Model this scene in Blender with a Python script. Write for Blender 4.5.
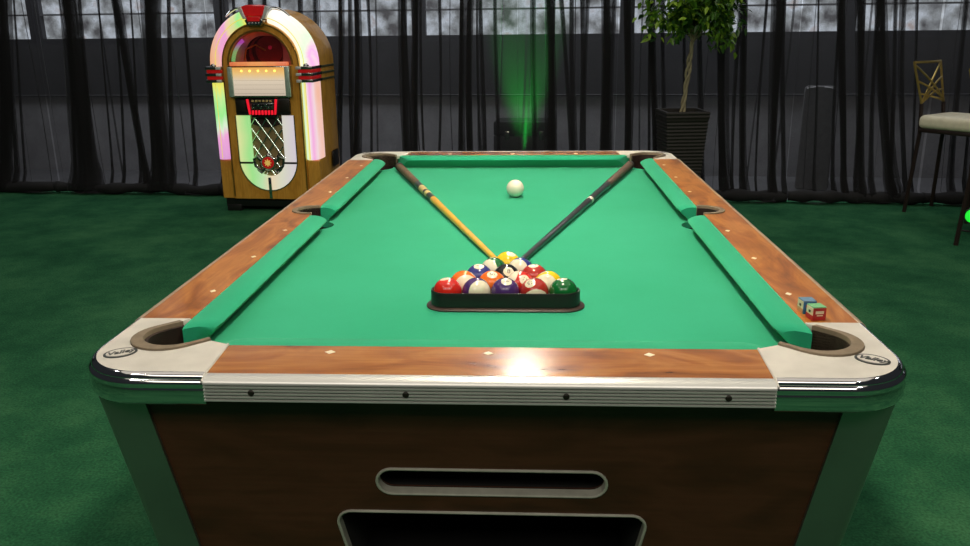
import bpy, bmesh, math, random
from mathutils import Vector, Matrix, Quaternion
PI = math.pi
for o in list(bpy.data.objects):
    bpy.data.objects.remove(o)
scene = bpy.context.scene
C = scene.collection
RT = 0.81            # height of the rail tops above the carpet
YC = -0.012          # centre of the table along its length
BED = RT - 0.045     # height of the playing cloth
BR = 0.028575        # ball radius

# ------------------------------------------------------------------ camera
cam_d = bpy.data.cameras.new('camera')
cam_d.sensor_width = 36.0
cam_d.lens = 833.589 / 970 * 36
cam_d.clip_start = 0.05
cam = bpy.data.objects.new('camera', cam_d)
C.objects.link(cam)
pitch, yaw, roll = 0.28921, -0.05312, -0.01134
fwd = Vector((math.sin(yaw) * math.cos(pitch), math.cos(yaw) * math.cos(pitch), -math.sin(pitch)))
rt = Vector((math.cos(yaw), -math.sin(yaw), 0))
up = rt.cross(fwd)
rt2 = rt * math.cos(roll) + up * math.sin(roll)
up2 = -rt * math.sin(roll) + up * math.cos(roll)
m = Matrix((rt2, up2, -fwd)).transposed().to_4x4()
m.translation = Vector((0.0606, -2.2697, RT + 0.49114))
cam.matrix_world = m
scene.camera = cam

# ------------------------------------------------------------------ world, lights, exposure
w = bpy.data.worlds.new('world'); scene.world = w; w.use_nodes = True
w.node_tree.nodes['Background'].inputs[0].default_value = (0.55, 0.62, 0.7, 1)
w.node_tree.nodes['Background'].inputs[1].default_value = 0.030
scene.view_settings.view_transform = 'Standard'
scene.view_settings.look = 'None'
scene.view_settings.gamma = 1
scene.view_settings.use_curve_mapping = False
scene.view_settings.exposure = 0.0
scene.cycles.transparent_max_bounces = 32

def area(name, loc, size, energy, color, rot=(0, 0, 0), shape='DISK', sy=None, spread=PI):
    d = bpy.data.lights.new(name, 'AREA'); d.shape = shape; d.size = size
    if sy: d.size_y = sy
    d.energy = energy; d.color = color; d.spread = spread
    o = bpy.data.objects.new(name, d); C.objects.link(o); o.location = loc; o.rotation_euler = rot
    return o
for y in (-0.80, -0.18, 0.45, 1.10):                       # row of lamps hung over the table
    area('table_lamp_light', (0.05, y, RT + 1.04), 0.15, 6.8, (1.0, 0.88, 0.70))
for x, y in ((-2.6, -2.6), (2.6, -2.6), (-3.4, 0.6), (3.4, 0.6), (-1.2, -4.4), (1.4, -4.2)):   # spots on the hall's lighting rig
    area('rig_spot_light', (x, y, 4.4), 0.22, 11, (1.0, 0.93, 0.84))
area('hall_fill', (0, 0.5, 5.0), 7.0, 80, (1.0, 0.9, 0.78), shape='RECTANGLE', sy=6.0)  # added overhead fill for the room's dim ambient light
area('hall_fill', (0, 4.75, 2.75), 9.0, 130, (0.92, 0.95, 1.0), shape='RECTANGLE', sy=0.7)  # added fill between drapes and wall, brightens the wall
area('hall_fill', (0, -4.6, 4.4), 6.0, 85, (1.0, 0.9, 0.78), rot=(math.radians(38), 0, 0), shape='RECTANGLE', sy=1.6)  # added fill from behind the camera for the table front

# ------------------------------------------------------------------ materials
MATS = {}
def newmat(name):
    m = bpy.data.materials.new(name); m.use_nodes = True
    MATS[name] = m
    nt = m.node_tree
    return m, nt, nt.nodes['Principled BSDF'], nt.nodes['Material Output']
def N(nt, t, **kw):
    n = nt.nodes.new(t)
    for k, v in kw.items():
        if hasattr(n, k): setattr(n, k, v)
    return n
def ramp(nt, stops, interp='LINEAR'):
    r = nt.nodes.new('ShaderNodeValToRGB'); r.color_ramp.interpolation = interp
    e = r.color_ramp.elements
    while len(e) > 1: e.remove(e[-1])
    e[0].position = stops[0][0]; e[0].color = (*stops[0][1], 1)
    for p, c in stops[1:]:
        x = e.new(p); x.color = (*c, 1)
    return r
def coords(nt, scale=(1, 1, 1), out='Object', loc=(0, 0, 0), rot=(0, 0, 0)):
    tc = nt.nodes.new('ShaderNodeTexCoord'); mp = nt.nodes.new('ShaderNodeMapping')
    mp.inputs['Scale'].default_value = scale; mp.inputs['Location'].default_value = loc
    mp.inputs['Rotation'].default_value = rot
    nt.links.new(tc.outputs[out], mp.inputs[0]); return mp.outputs[0]
def plain(name, col, rough=0.5, metal=0.0, var=0.12, scale=30.0, bump=0.0, bscale=200.0, coat=0.0, spec=0.5, emit=None, estr=0.0):
    """a procedural material: base colour with a fine tone variation and optional relief"""
    m, nt, b, out = newmat(name)
    co = coords(nt)
    nz = N(nt, 'ShaderNodeTexNoise'); nz.inputs['Scale'].default_value = scale; nz.inputs['Detail'].default_value = 4
    nt.links.new(co, nz.inputs['Vector'])
    r = ramp(nt, [(0.3, tuple(c * (1 - var) for c in col)), (0.7, tuple(min(1, c * (1 + var)) for c in col))])
    nt.links.new(nz.outputs['Fac'], r.inputs[0]); nt.links.new(r.outputs[0], b.inputs['Base Color'])
    b.inputs['Roughness'].default_value = rough; b.inputs['Metallic'].default_value = metal
    b.inputs['Coat Weight'].default_value = coat; b.inputs['Specular IOR Level'].default_value = spec
    if bump:
        n2 = N(nt, 'ShaderNodeTexNoise'); n2.inputs['Scale'].default_value = bscale; n2.inputs['Detail'].default_value = 3
        nt.links.new(co, n2.inputs['Vector'])
        bp = N(nt, 'ShaderNodeBump'); bp.inputs['Strength'].default_value = bump; bp.inputs['Distance'].default_value = 0.002
        nt.links.new(n2.outputs['Fac'], bp.inputs['Height']); nt.links.new(bp.outputs[0], b.inputs['Normal'])
    if emit:
        b.inputs['Emission Color'].default_value = (*emit, 1); b.inputs['Emission Strength'].default_value = estr
    return m
def wood(name, dark, mid, light, axis, rough=0.3, coat=0.25, freq=1.0, spec=0.5):
    m, nt, b, out = newmat(name)
    s = [9.0 * freq] * 3; s[axis] = 3.2 * freq
    co = coords(nt, tuple(s))
    nz = N(nt, 'ShaderNodeTexNoise'); nz.inputs['Scale'].default_value = 1.6; nz.inputs['Detail'].default_value = 6; nz.inputs['Distortion'].default_value = 1.3
    nt.links.new(co, nz.inputs['Vector'])
    r = ramp(nt, [(0.27, dark), (0.45, mid), (0.58, light), (0.76, mid)])
    nt.links.new(nz.outputs['Fac'], r.inputs[0])
    s2 = [160.0] * 3; s2[axis] = 6.0
    co2 = coords(nt, tuple(s2))
    n2 = N(nt, 'ShaderNodeTexNoise'); n2.inputs['Scale'].default_value = 1.0; n2.inputs['Detail'].default_value = 3
    nt.links.new(co2, n2.inputs['Vector'])
    mx = N(nt, 'ShaderNodeMix', data_type='RGBA', blend_type='MULTIPLY'); mx.inputs[0].default_value = 0.5
    r2 = ramp(nt, [(0.30, (0.66, 0.6, 0.55)), (0.6, (1, 1, 1))])
    nt.links.new(n2.outputs['Fac'], r2.inputs[0])
    nt.links.new(r.outputs[0], mx.inputs[6]); nt.links.new(r2.outputs[0], mx.inputs[7])
    nt.links.new(mx.outputs[2], b.inputs['Base Color'])
    b.inputs['Specular IOR Level'].default_value = spec
    b.inputs['Roughness'].default_value = rough; b.inputs['Coat Weight'].default_value = coat; b.inputs['Coat Roughness'].default_value = 0.13
    return m
wd, wm, wl = (0.16, 0.045, 0.008), (0.36, 0.120, 0.018), (0.48, 0.19, 0.036)
wood('rail_wood_x', wd, wm, wl, 0, 0.25, 0.55); wood('rail_wood_y', wd, wm, wl, 1, 0.40, 0.12, spec=0.30)
wood('shaded_panel_wood', (0.045, 0.015, 0.006), (0.068, 0.023, 0.009), (0.085, 0.030, 0.013), 0, rough=0.45, coat=0.05)  # same wood as the rails, cabinet's shade put into a darker colour
wood('juke_wood', (0.56, 0.25, 0.026), (0.70, 0.34, 0.042), (0.78, 0.40, 0.06), 2, rough=0.35, coat=0.2)
wood('maple', (0.55, 0.27, 0.04), (0.72, 0.40, 0.07), (0.8, 0.5, 0.12), 2, rough=0.3, coat=0.3)
plain('walnut_black', (0.018, 0.012, 0.010), 0.3, coat=0.3)

def cloth_mat():
    m, nt, b, out = newmat('baize')
    co = coords(nt)
    nz = N(nt, 'ShaderNodeTexNoise'); nz.inputs['Scale'].default_value = 3.0; nz.inputs['Detail'].default_value = 5
    n2 = N(nt, 'ShaderNodeTexNoise'); n2.inputs['Scale'].default_value = 700.0; n2.inputs['Detail'].default_value = 2
    for n in (nz, n2): nt.links.new(co, n.inputs['Vector'])
    r = ramp(nt, [(0.3, (0.018, 0.355, 0.185)), (0.7, (0.030, 0.41, 0.225))])
    nt.links.new(nz.outputs['Fac'], r.inputs[0])
    mx = N(nt, 'ShaderNodeMix', data_type='RGBA', blend_type='MULTIPLY'); mx.inputs[0].default_value = 0.35
    r2 = ramp(nt, [(0.3, (0.75, 0.75, 0.75)), (0.7, (1, 1, 1))]); nt.links.new(n2.outputs['Fac'], r2.inputs[0])
    nt.links.new(r.outputs[0], mx.inputs[6]); nt.links.new(r2.outputs[0], mx.inputs[7])
    nt.links.new(mx.outputs[2], b.inputs['Base Color'])
    b.inputs['Roughness'].default_value = 0.95; b.inputs['Specular IOR Level'].default_value = 0.1
    b.inputs['Sheen Weight'].default_value = 0.25; b.inputs['Sheen Tint'].default_value = (0.6, 1.0, 0.6, 1)
    bp = N(nt, 'ShaderNodeBump'); bp.inputs['Strength'].default_value = 0.15; bp.inputs['Distance'].default_value = 0.0006
    nt.links.new(n2.outputs['Fac'], bp.inputs['Height']); nt.links.new(bp.outputs[0], b.inputs['Normal'])
cloth_mat()
def carpet_mat():
    m, nt, b, out = newmat('carpet')
    co = coords(nt)
    nz = N(nt, 'ShaderNodeTexNoise'); nz.inputs['Scale'].default_value = 2.3; nz.inputs['Detail'].default_value = 8; nz.inputs['Roughness'].default_value = 0.7
    n2 = N(nt, 'ShaderNodeTexNoise'); n2.inputs['Scale'].default_value = 120.0; n2.inputs['Detail'].default_value = 4
    for n in (nz, n2): nt.links.new(co, n.inputs['Vector'])
    r = ramp(nt, [(0.33, (0.018, 0.105, 0.048)), (0.5, (0.036, 0.165, 0.073)), (0.67, (0.066, 0.230, 0.100))])
    nt.links.new(nz.outputs['Fac'], r.inputs[0])
    mx = N(nt, 'ShaderNodeMix', data_type='RGBA', blend_type='MULTIPLY'); mx.inputs[0].default_value = 0.8
    r2 = ramp(nt, [(0.3, (0.4, 0.4, 0.4)), (0.7, (1, 1, 1))]); nt.links.new(n2.outputs['Fac'], r2.inputs[0])
    nt.links.new(r.outputs[0], mx.inputs[6]); nt.links.new(r2.outputs[0], mx.inputs[7])
    nt.links.new(mx.outputs[2], b.inputs['Base Color'])
    b.inputs['Roughness'].default_value = 1.0; b.inputs['Specular IOR Level'].default_value = 0.05
    bp = N(nt, 'ShaderNodeBump'); bp.inputs['Strength'].default_value = 0.8; bp.inputs['Distance'].default_value = 0.006
    nt.links.new(n2.outputs['Fac'], bp.inputs['Height']); nt.links.new(bp.outputs[0], b.inputs['Normal'])
carpet_mat()
plain('casting_paint', (0.60, 0.58, 0.52), 0.5, var=0.10, scale=18, bump=0.15, bscale=400)
plain('chrome', (0.80, 0.80, 0.79), 0.07, 1.0, var=0.03)
plain('aluminium', (0.74, 0.75, 0.71), 0.34, 0.55, var=0.03, scale=20)
plain('side_trim', (0.50, 0.40, 0.28), 0.45, 0.6, var=0.1)
plain('post_metal', (0.30, 0.36, 0.31), 0.34, 0.9, var=0.08, scale=8)
plain('dull_metal', (0.55, 0.55, 0.46), 0.4, 0.35, var=0.15)
plain('liner', (0.20, 0.155, 0.10), 0.6, var=0.15, scale=60, bump=0.2)
plain('pocket_black', (0.012, 0.009, 0.007), 0.7, var=0.3)
plain('pocket_brown', (0.026, 0.012, 0.008), 0.6, var=0.4, scale=40)
plain('pearl', (0.85, 0.78, 0.55), 0.3, var=0.05)
plain('black_plastic', (0.012, 0.012, 0.012), 0.35, var=0.2)
plain('rack_black', (0.010, 0.009, 0.008), 0.4, var=0.2)
plain('rack_brown', (0.050, 0.028, 0.018), 0.4, var=0.2)
plain('screw_dark', (0.02, 0.018, 0.012), 0.5, 0.4)
plain('emblem_dark', (0.05, 0.06, 0.055), 0.35, 0.6)
plain('rubber', (0.02, 0.02, 0.02), 0.8)
plain('interior_dark', (0.006, 0.006, 0.006), 0.9)

# ------------------------------------------------------------------ geometry helpers
def link(name, me, mat, parent=None, smooth=False):
    o = bpy.data.objects.new(name, me); C.objects.link(o)
    if mat: me.materials.clear(); me.materials.append(MATS[mat])
    if parent: o.parent = parent
    if smooth:
        for p in me.polygons: p.use_smooth = True
    return o
def obj(name, bm, mat, parent=None, smooth=False, auto=None):
    bmesh.ops.recalc_face_normals(bm, faces=bm.faces)
    me = bpy.data.meshes.new(name); bm.to_mesh(me); bm.free()
    o = link(name, me, mat, parent, smooth or auto is not None)
    if auto is not None:
        me.set_sharp_from_angle(angle=math.radians(auto))
    return o
def raw(name, verts, faces, mat, parent=None, smooth=False, auto=None):
    bm = bmesh.new(); vs = [bm.verts.new(v) for v in verts]
    for f in faces:
        try: bm.faces.new([vs[i] for i in f])
        except ValueError: pass
    return obj(name, bm, mat, parent, smooth, auto)
def tag(o, label, cat, group=None):
    o['label'] = label; o['category'] = cat
    if group: o['group'] = group
    return o
def thing(name, label, cat, loc=(0, 0, 0), rotz=0.0, group=None):
    o = bpy.data.objects.new(name, None); C.objects.link(o); o.location = loc; o.rotation_euler = (0, 0, rotz)
    o.empty_display_size = 0.1
    return tag(o, label, cat, group)
def struct(o): o['kind'] = 'structure'; return o
def curve_mesh(cu):
    t = bpy.data.objects.new('tmp', cu); C.objects.link(t)
    dg = bpy.context.evaluated_depsgraph_get(); dg.update()
    me = bpy.data.meshes.new_from_object(t.evaluated_get(dg))
    bpy.data.objects.remove(t); bpy.data.curves.remove(cu)
    return me
def flat_mesh(outlines, z0, z1, bevel=0.0, res=1):
    """polygon (with holes) extruded from z0 to z1, edges bevelled"""
    cu = bpy.data.curves.new('tmp', 'CURVE'); cu.dimensions = '2D'; cu.fill_mode = 'BOTH'
    for pts in outlines:
        sp = cu.splines.new('POLY'); sp.points.add(len(pts) - 1); sp.use_cyclic_u = True
        for p, q in zip(sp.points, pts): p.co = (q[0], q[1], 0, 1)
    cu.extrude = (z1 - z0) / 2 - bevel; cu.bevel_depth = bevel; cu.bevel_resolution = res; cu.offset = -bevel
    me = curve_mesh(cu)
    me.transform(Matrix.Translation((0, 0, (z0 + z1) / 2)))
    return me
def flat(name, outlines, z0, z1, mat, parent=None, bevel=0.0, M=None, smooth=None):
    me = flat_mesh(outlines, z0, z1, bevel)
    if M is not None: me.transform(M)
    o = link(name, me, mat, parent)
    if smooth:
        for p in me.polygons: p.use_smooth = True
        me.set_sharp_from_angle(angle=math.radians(smooth))
    return o
def text_mesh(s, size, depth=0.0005, shear=0.0, bold=0.0):
    cu = bpy.data.curves.new('tmp', 'FONT'); cu.body = s; cu.size = size; cu.align_x = 'CENTER'; cu.align_y = 'CENTER'
    cu.extrude = depth; cu.offset = bold; cu.shear = shear; cu.resolution_u = 3
    return curve_mesh(cu)
def bbox(bm, x0, x1, y0, y1, z0, z1, bevel=0.0, seg=2):
    r = bmesh.ops.create_cube(bm, size=1.0); vs = r['verts']
    for v in vs:
        v.co = Vector(((x0 + x1) / 2 + v.co.x * (x1 - x0), (y0 + y1) / 2 + v.co.y * (y1 - y0), (z0 + z1) / 2 + v.co.z * (z1 - z0)))
    if bevel:
        es = list({e for v in vs for e in v.link_edges})
        bmesh.ops.bevel(bm, geom=es, offset=bevel, segments=seg, profile=0.5, affect='EDGES')
def box(name, x0, x1, y0, y1, z0, z1, mat, parent=None, bevel=0.0, seg=2):
    bm = bmesh.new(); bbox(bm, x0, x1, y0, y1, z0, z1, bevel, seg)
    return obj(name, bm, mat, parent, auto=35 if bevel else None)
def tube_geo(path, radii, n=8, closed=False, caps=True, squash=None):
    path = [Vector(p) for p in path]; V = []; F = []
    L = len(path)
    if not isinstance(radii, (list, tuple)): radii = [radii] * L
    ref = None
    for i, p in enumerate(path):
        a = path[i - 1] if (i > 0 or closed) else p
        b = path[(i + 1) % L] if (i < L - 1 or closed) else p
        t = (b - a).normalized()
        if ref is None:
            ref = Vector((0, 0, 1)) if abs(t.z) < 0.9 else Vector((1, 0, 0))
        u = (ref - t * ref.dot(t)).normalized(); ref = u
        v = t.cross(u)
        for k in range(n):
            an = 2 * PI * k / n + PI / n
            V.append(p + (u * math.cos(an) + v * math.sin(an)) * radii[i])
    for i in range(L if closed else L - 1):
        j = (i + 1) % L
        for k in range(n):
            F.append((i * n + k, i * n + (k + 1) % n, j * n + (k + 1) % n, j * n + k))
    if not closed and caps:
        F.append(tuple(range(n))); F.append(tuple(range((L - 1) * n, L * n)))
    return V, F
def tube(name, path, radii, mat, parent=None, n=8, closed=False):
    V, F = tube_geo(path, radii, n, closed)
    return raw(name, V, F, mat, parent, auto=40)
def lathe_geo(prof, n=32, center=(0, 0, 0)):
    V = []; F = []
    for r, z in prof:
        for k in range(n):
            a = 2 * PI * k / n
            V.append((center[0] + max(r, 1e-5) * math.cos(a), center[1] + max(r, 1e-5) * math.sin(a), center[2] + z))
    for i in range(len(prof) - 1):
        for k in range(n):
            F.append((i * n + k, i * n + (k + 1) % n, (i + 1) * n + (k + 1) % n, (i + 1) * n + k))
    F.append(tuple(range(n))); F.append(tuple(range((len(prof) - 1) * n, len(prof) * n)))
    return V, F
def sweep_geo(path, prof, closed=False):
    """prof [(outward offset, z)] carried along a plan path; outward is to the right of travel"""
    path = [Vector((p[0], p[1])) for p in path]; L = len(path); V = []; F = []; n = len(prof)
    for i, p in enumerate(path):
        a = path[i - 1] if (i > 0 or closed) else None
        b = path[(i + 1) % L] if (i < L - 1 or closed) else None
        d1 = (p - a).normalized() if a is not None else None
        d2 = (b - p).normalized() if b is not None else None
        if d1 is None: d1 = d2
        if d2 is None: d2 = d1
        n1 = Vector((d1.y, -d1.x)); n2 = Vector((d2.y, -d2.x))
        mm = (n1 + n2).normalized(); mm = mm / max(0.3, mm.dot(n1))
        for o, z in prof:
            V.append((p.x + mm.x * o, p.y + mm.y * o, z))
    for i in range(L if closed else L - 1):
        j = (i + 1) % L
        for k in range(n):
            F.append((i * n + k, i * n + (k + 1) % n, j * n + (k + 1) % n, j * n + k))
    if not closed:
        F.append(tuple(range(n))); F.append(tuple(range((L - 1) * n, L * n)))
    return V, F
def arc(cx, cy, r, a0, a1, n):
    return [(cx + r * math.cos(math.radians(a0 + (a1 - a0) * i / n)), cy + r * math.sin(math.radians(a0 + (a1 - a0) * i / n))) for i in range(n + 1)]

# ------------------------------------------------------------------ setting: carpet, wall behind the drapes, windows
def bl(x): return 4.185 - 0.07 * x                     # line of the drapes in plan
bm = bmesh.new()
vs = [bm.verts.new(v) for v in ((-9, -6, 0), (9, -6, 0), (9, 6.6, 0), (-9, 6.6, 0))]; bm.faces.new(vs)
r_ = bmesh.ops.subdivide_edges(bm, edges=bm.edges, cuts=8, use_grid_fill=True)
struct(obj('floor', bm, 'carpet'))
plain('concrete', (0.085, 0.085, 0.092), 0.85, var=0.15, scale=5)
bm = bmesh.new(); bm.faces.new([bm.verts.new(v) for v in ((-9, bl(-9) + 0.03, 0.003), (9, bl(9) + 0.03, 0.003), (9, 6.6, 0.003), (-9, 6.6, 0.003))])
struct(obj('floor_concrete', bm, 'concrete'))
WOFF = 1.05
plain('wall_low', (0.30, 0.30, 0.32), 0.9, var=0.15, scale=6)
plain('wall_dark', (0.035, 0.035, 0.038), 0.9, var=0.15, scale=6)
plain('frame_dark', (0.03, 0.03, 0.035), 0.6)
plain('frame_grey', (0.16, 0.16, 0.17), 0.6)
plain('ledge', (0.17, 0.17, 0.18), 0.5)
wang = math.atan2(-0.07, 1)
def wall_box(name, x0, x1, z0, z1, mat, d0=0.0, d1=0.15, parent=None, bevel=0):
    """box along the back wall; x along the wall, d measured behind its face"""
    o = box(name, x0, x1, d0, d1, z0, z1, mat, parent, bevel)
    if parent is None:
        o.location = (0, bl(0) + WOFF, 0); o.rotation_euler = (0, 0, wang)
    return o
wb = struct(wall_box('wall_back', -9, 9, 0, 0.70, 'wall_low'))
wall_box('upper_band', -9, 9, 0.70, 1.17, 'wall_dark', -0.02, 0.15, wb)
wall_box('ledge', -9, 9, 0.712, 0.708, 'ledge', -0.035, 0.02, wb)
wall_box('window_header', -9, 9, 2.35, 3.6, 'wall_dark', 0, 0.15, wb)
def window_mat(name, seed):
    m, nt, b, out = newmat(name)
    co = coords(nt, (3.2, 1, 3.0), loc=(seed, 0, 0))
    nz = N(nt, 'ShaderNodeTexNoise'); nz.inputs['Scale'].default_value = 1.7; nz.inputs['Detail'].default_value = 5
    nt.links.new(co, nz.inputs['Vector'])
    r = ramp(nt, [(0.36, (0.12, 0.12, 0.13)), (0.48, (0.40, 0.43, 0.46)), (0.60, (0.80, 0.88, 1.0)), (0.72, (0.55, 0.46, 0.44))])
    nt.links.new(nz.outputs['Fac'], r.inputs[0])
    b.inputs['Base Color'].default_value = (0.02, 0.02, 0.02, 1); b.inputs['Roughness'].default_value = 0.15
    nt.links.new(r.outputs[0], b.inputs['Emission Color']); b.inputs['Emission Strength'].default_value = 0.95
for i in range(9):
    window_mat('daylit_pane_%d' % i, i * 3.7)
    x0 = -8.1 + i * 1.8
    wn = struct(wall_box('window_%d' % (i + 1), x0, x0 + 1.8, 1.17, 1.22, 'frame_dark', -0.01, 0.12))
    wall_box('window_frame', x0, x0 + 0.06, 1.22, 2.35, 'frame_dark', -0.01, 0.12, wn)
    wall_box('window_frame', x0 + 1.74, x0 + 1.8, 1.22, 2.35, 'frame_dark', -0.01, 0.12, wn)
    wall_box('window_frame', x0, x0 + 1.8, 2.30, 2.35, 'frame_dark', -0.01, 0.12, wn)
    wall_box('window_rail', x0, x0 + 1.8, 1.425, 1.440, 'frame_grey', -0.005, 0.1, wn)
    for a, c in ((1.22, 1.425), (1.440, 2.30)):
        wall_box('pane', x0 + 0.06, x0 + 1.74, a, c, 'daylit_pane_%d' % i, 0.05, 0.06, wn)

# ------------------------------------------------------------------ black sheer drapes
def sheer(name, op, col):
    m, nt, b, out = newmat(name)
    b.inputs['Base Color'].default_value = (*col, 1); b.inputs['Roughness'].default_value = 0.7
    b.inputs['Specular IOR Level'].default_value = 0.3
    b.inputs['Sheen Weight'].default_value = 0.2
    tr = N(nt, 'ShaderNodeBsdfTransparent')
    co = coords(nt, (260, 260, 260))
    nz = N(nt, 'ShaderNodeTexNoise'); nz.inputs['Scale'].default_value = 1.0; nt.links.new(co, nz.inputs['Vector'])
    r = ramp(nt, [(0.3, (op - 0.12,) * 3), (0.7, (op + 0.12,) * 3)]); nt.links.new(nz.outputs['Fac'], r.inputs[0])
    tl = N(nt, 'ShaderNodeBsdfTranslucent'); tl.inputs[0].default_value = (*[c * 2.2 for c in col], 1)
    ml = N(nt, 'ShaderNodeMixShader'); ml.inputs[0].default_value = 0.45
    nt.links.new(b.outputs[0], ml.inputs[1]); nt.links.new(tl.outputs[0], ml.inputs[2])
    mx = N(nt, 'ShaderNodeMixShader'); nt.links.new(r.outputs[0], mx.inputs[0])
    nt.links.new(tr.outputs[0], mx.inputs[1]); nt.links.new(ml.outputs[0], mx.inputs[2]); nt.links.new(mx.outputs[0], out.inputs[0])
sheer('voile', 0.50, (0.026, 0.026, 0.028)); sheer('voile_gathered', 0.86, (0.016, 0.016, 0.017))
plain('hem_black', (0.010, 0.010, 0.011), 0.85)
rb_ = random.Random(77)
bunch = [(-5.5 + 0.19 * i + rb_.uniform(-.07, .07), rb_.choice((.010, .014, .020))) for i in range(54)]
FOLDS = [(-7.6, -7.7, 0.1), (-6.7, -6.8, 0.07), (-5.9, -6.0, 0.1), (-5.2, -5.25, 0.08), (-4.75, -4.8, 0.05), (3.6, 3.65, 0.08), (4.2, 4.25, 0.05), (5.0, 5.1, 0.1), (5.9, 6.0, 0.07), (-4.088, -4.328, 0.091), (-3.91, -4.138, 0.03), (-3.524, -3.548, 0.114), (-3.126, -3.04, 0.046), (-2.848, -2.928, 0.114), (-2.47, -2.50, 0.061), (-1.234, -1.29, 0.038), (-0.93, -0.955, 0.066), (-0.87, -0.90, 0.038), (-0.784, -0.821, 0.038), (-0.431, -0.447, 0.03), (-0.371, -0.392, 0.038), (-0.282, -0.282, 0.023), (-0.055, -0.06, 0.05), (0.062, 0.085, 0.072), (0.211, 0.247, 0.053), (0.305, 0.416, 0.03), (0.443, 0.478, 0.03), (0.615, 0.645, 0.053), (0.684, 0.707, 0.045), (0.787, 0.819, 0.046), (0.951, 1.029, 0.038), (1.442, 1.548, 0.046), (1.581, 1.687, 0.038), (1.815, 1.90, 0.046), (1.87, 1.965, 0.03), (2.06, 2.099, 0.091), (2.257, 2.399, 0.038), (2.371, 2.533, 0.038), (2.511, 2.751, 0.053), (2.671, 2.836, 0.03), (2.843, 2.90, 0.053), (3.014, 3.195, 0.046), (-1.357, -1.454, 0.03)]
def gathered_fold(xt, xb, w_, parent, rnd, mat='voile'):
    """cloth bunched into one hanging bundle of pleats: loose outer layers round tighter inner ones"""
    V = []; F = []; zs = [3.1, 2.4, 1.9, 1.6, 1.4, 1.2, 1.0, 0.8, 0.6, 0.42, 0.28, 0.17, 0.09, 0.04]
    p0 = rnd.uniform(0, 6)
    for li, sc in enumerate((1.30, 0.95, 0.66, 0.40) if w_ > 0.035 else (1.15, 0.7)):
        n = 26; nf = rnd.choice((3, 4, 5)); p = rnd.uniform(0, 6); off = rnd.uniform(-.22, .22) * w_; b0 = len(V)
        for z in zs:
            t = (1.38 - z) / 1.28; x = xt + (xb - xt) * (max(t, -0.6) if t < 0 else t ** 1.15) + 0.010 * math.sin(z * 2.6 + p0) + off * (0.6 + 0.4 * math.sin(z * 1.9 + p))
            ww = w_ * sc * (0.50 + 0.10 * math.sin(z * 2.1 + p)) * (1.0 + (0.6 * (0.3 - z) / 0.3 if z < 0.3 else 0))
            for k in range(n):
                a = 2 * PI * k / n; r = 1 + 0.28 * math.sin(nf * a + p + 0.8 * z)
                V.append((x + ww * r * math.cos(a), bl(x) - 0.050 + 0.50 * ww * r * math.sin(a) - (0.03 if z < 0.1 else 0), z))
        for i in range(len(zs) - 1):
            for k in range(n): F.append((b0 + i * n + k, b0 + i * n + (k + 1) % n, b0 + (i + 1) * n + (k + 1) % n, b0 + (i + 1) * n + k))
    raw('gathered_fold', V, F, mat, parent, smooth=True)
for i in range(105):                                   # slighter pleats between the heavy ones
    x_ = -7.6 + 0.135 * i + rb_.uniform(-.05, .05)
    FOLDS.append((x_, x_ + 0.035 * x_ + rb_.uniform(-.03, .03), rb_.choice((0.014, 0.02, 0.028))))
EDGES = (-3.85, -2.42, -0.97, -0.02, 0.72, 2.0, 2.95, 4.3)
FOLDS = [f for f in FOLDS if all((f[0] * 1.6 - f[1] * 0.6 - e) * (f[1] - e) > 0 and min(abs(f[0] * 1.6 - f[1] * 0.6 - e), abs(f[1] - e)) > f[2] * 1.0 for e in EDGES)]
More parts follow.
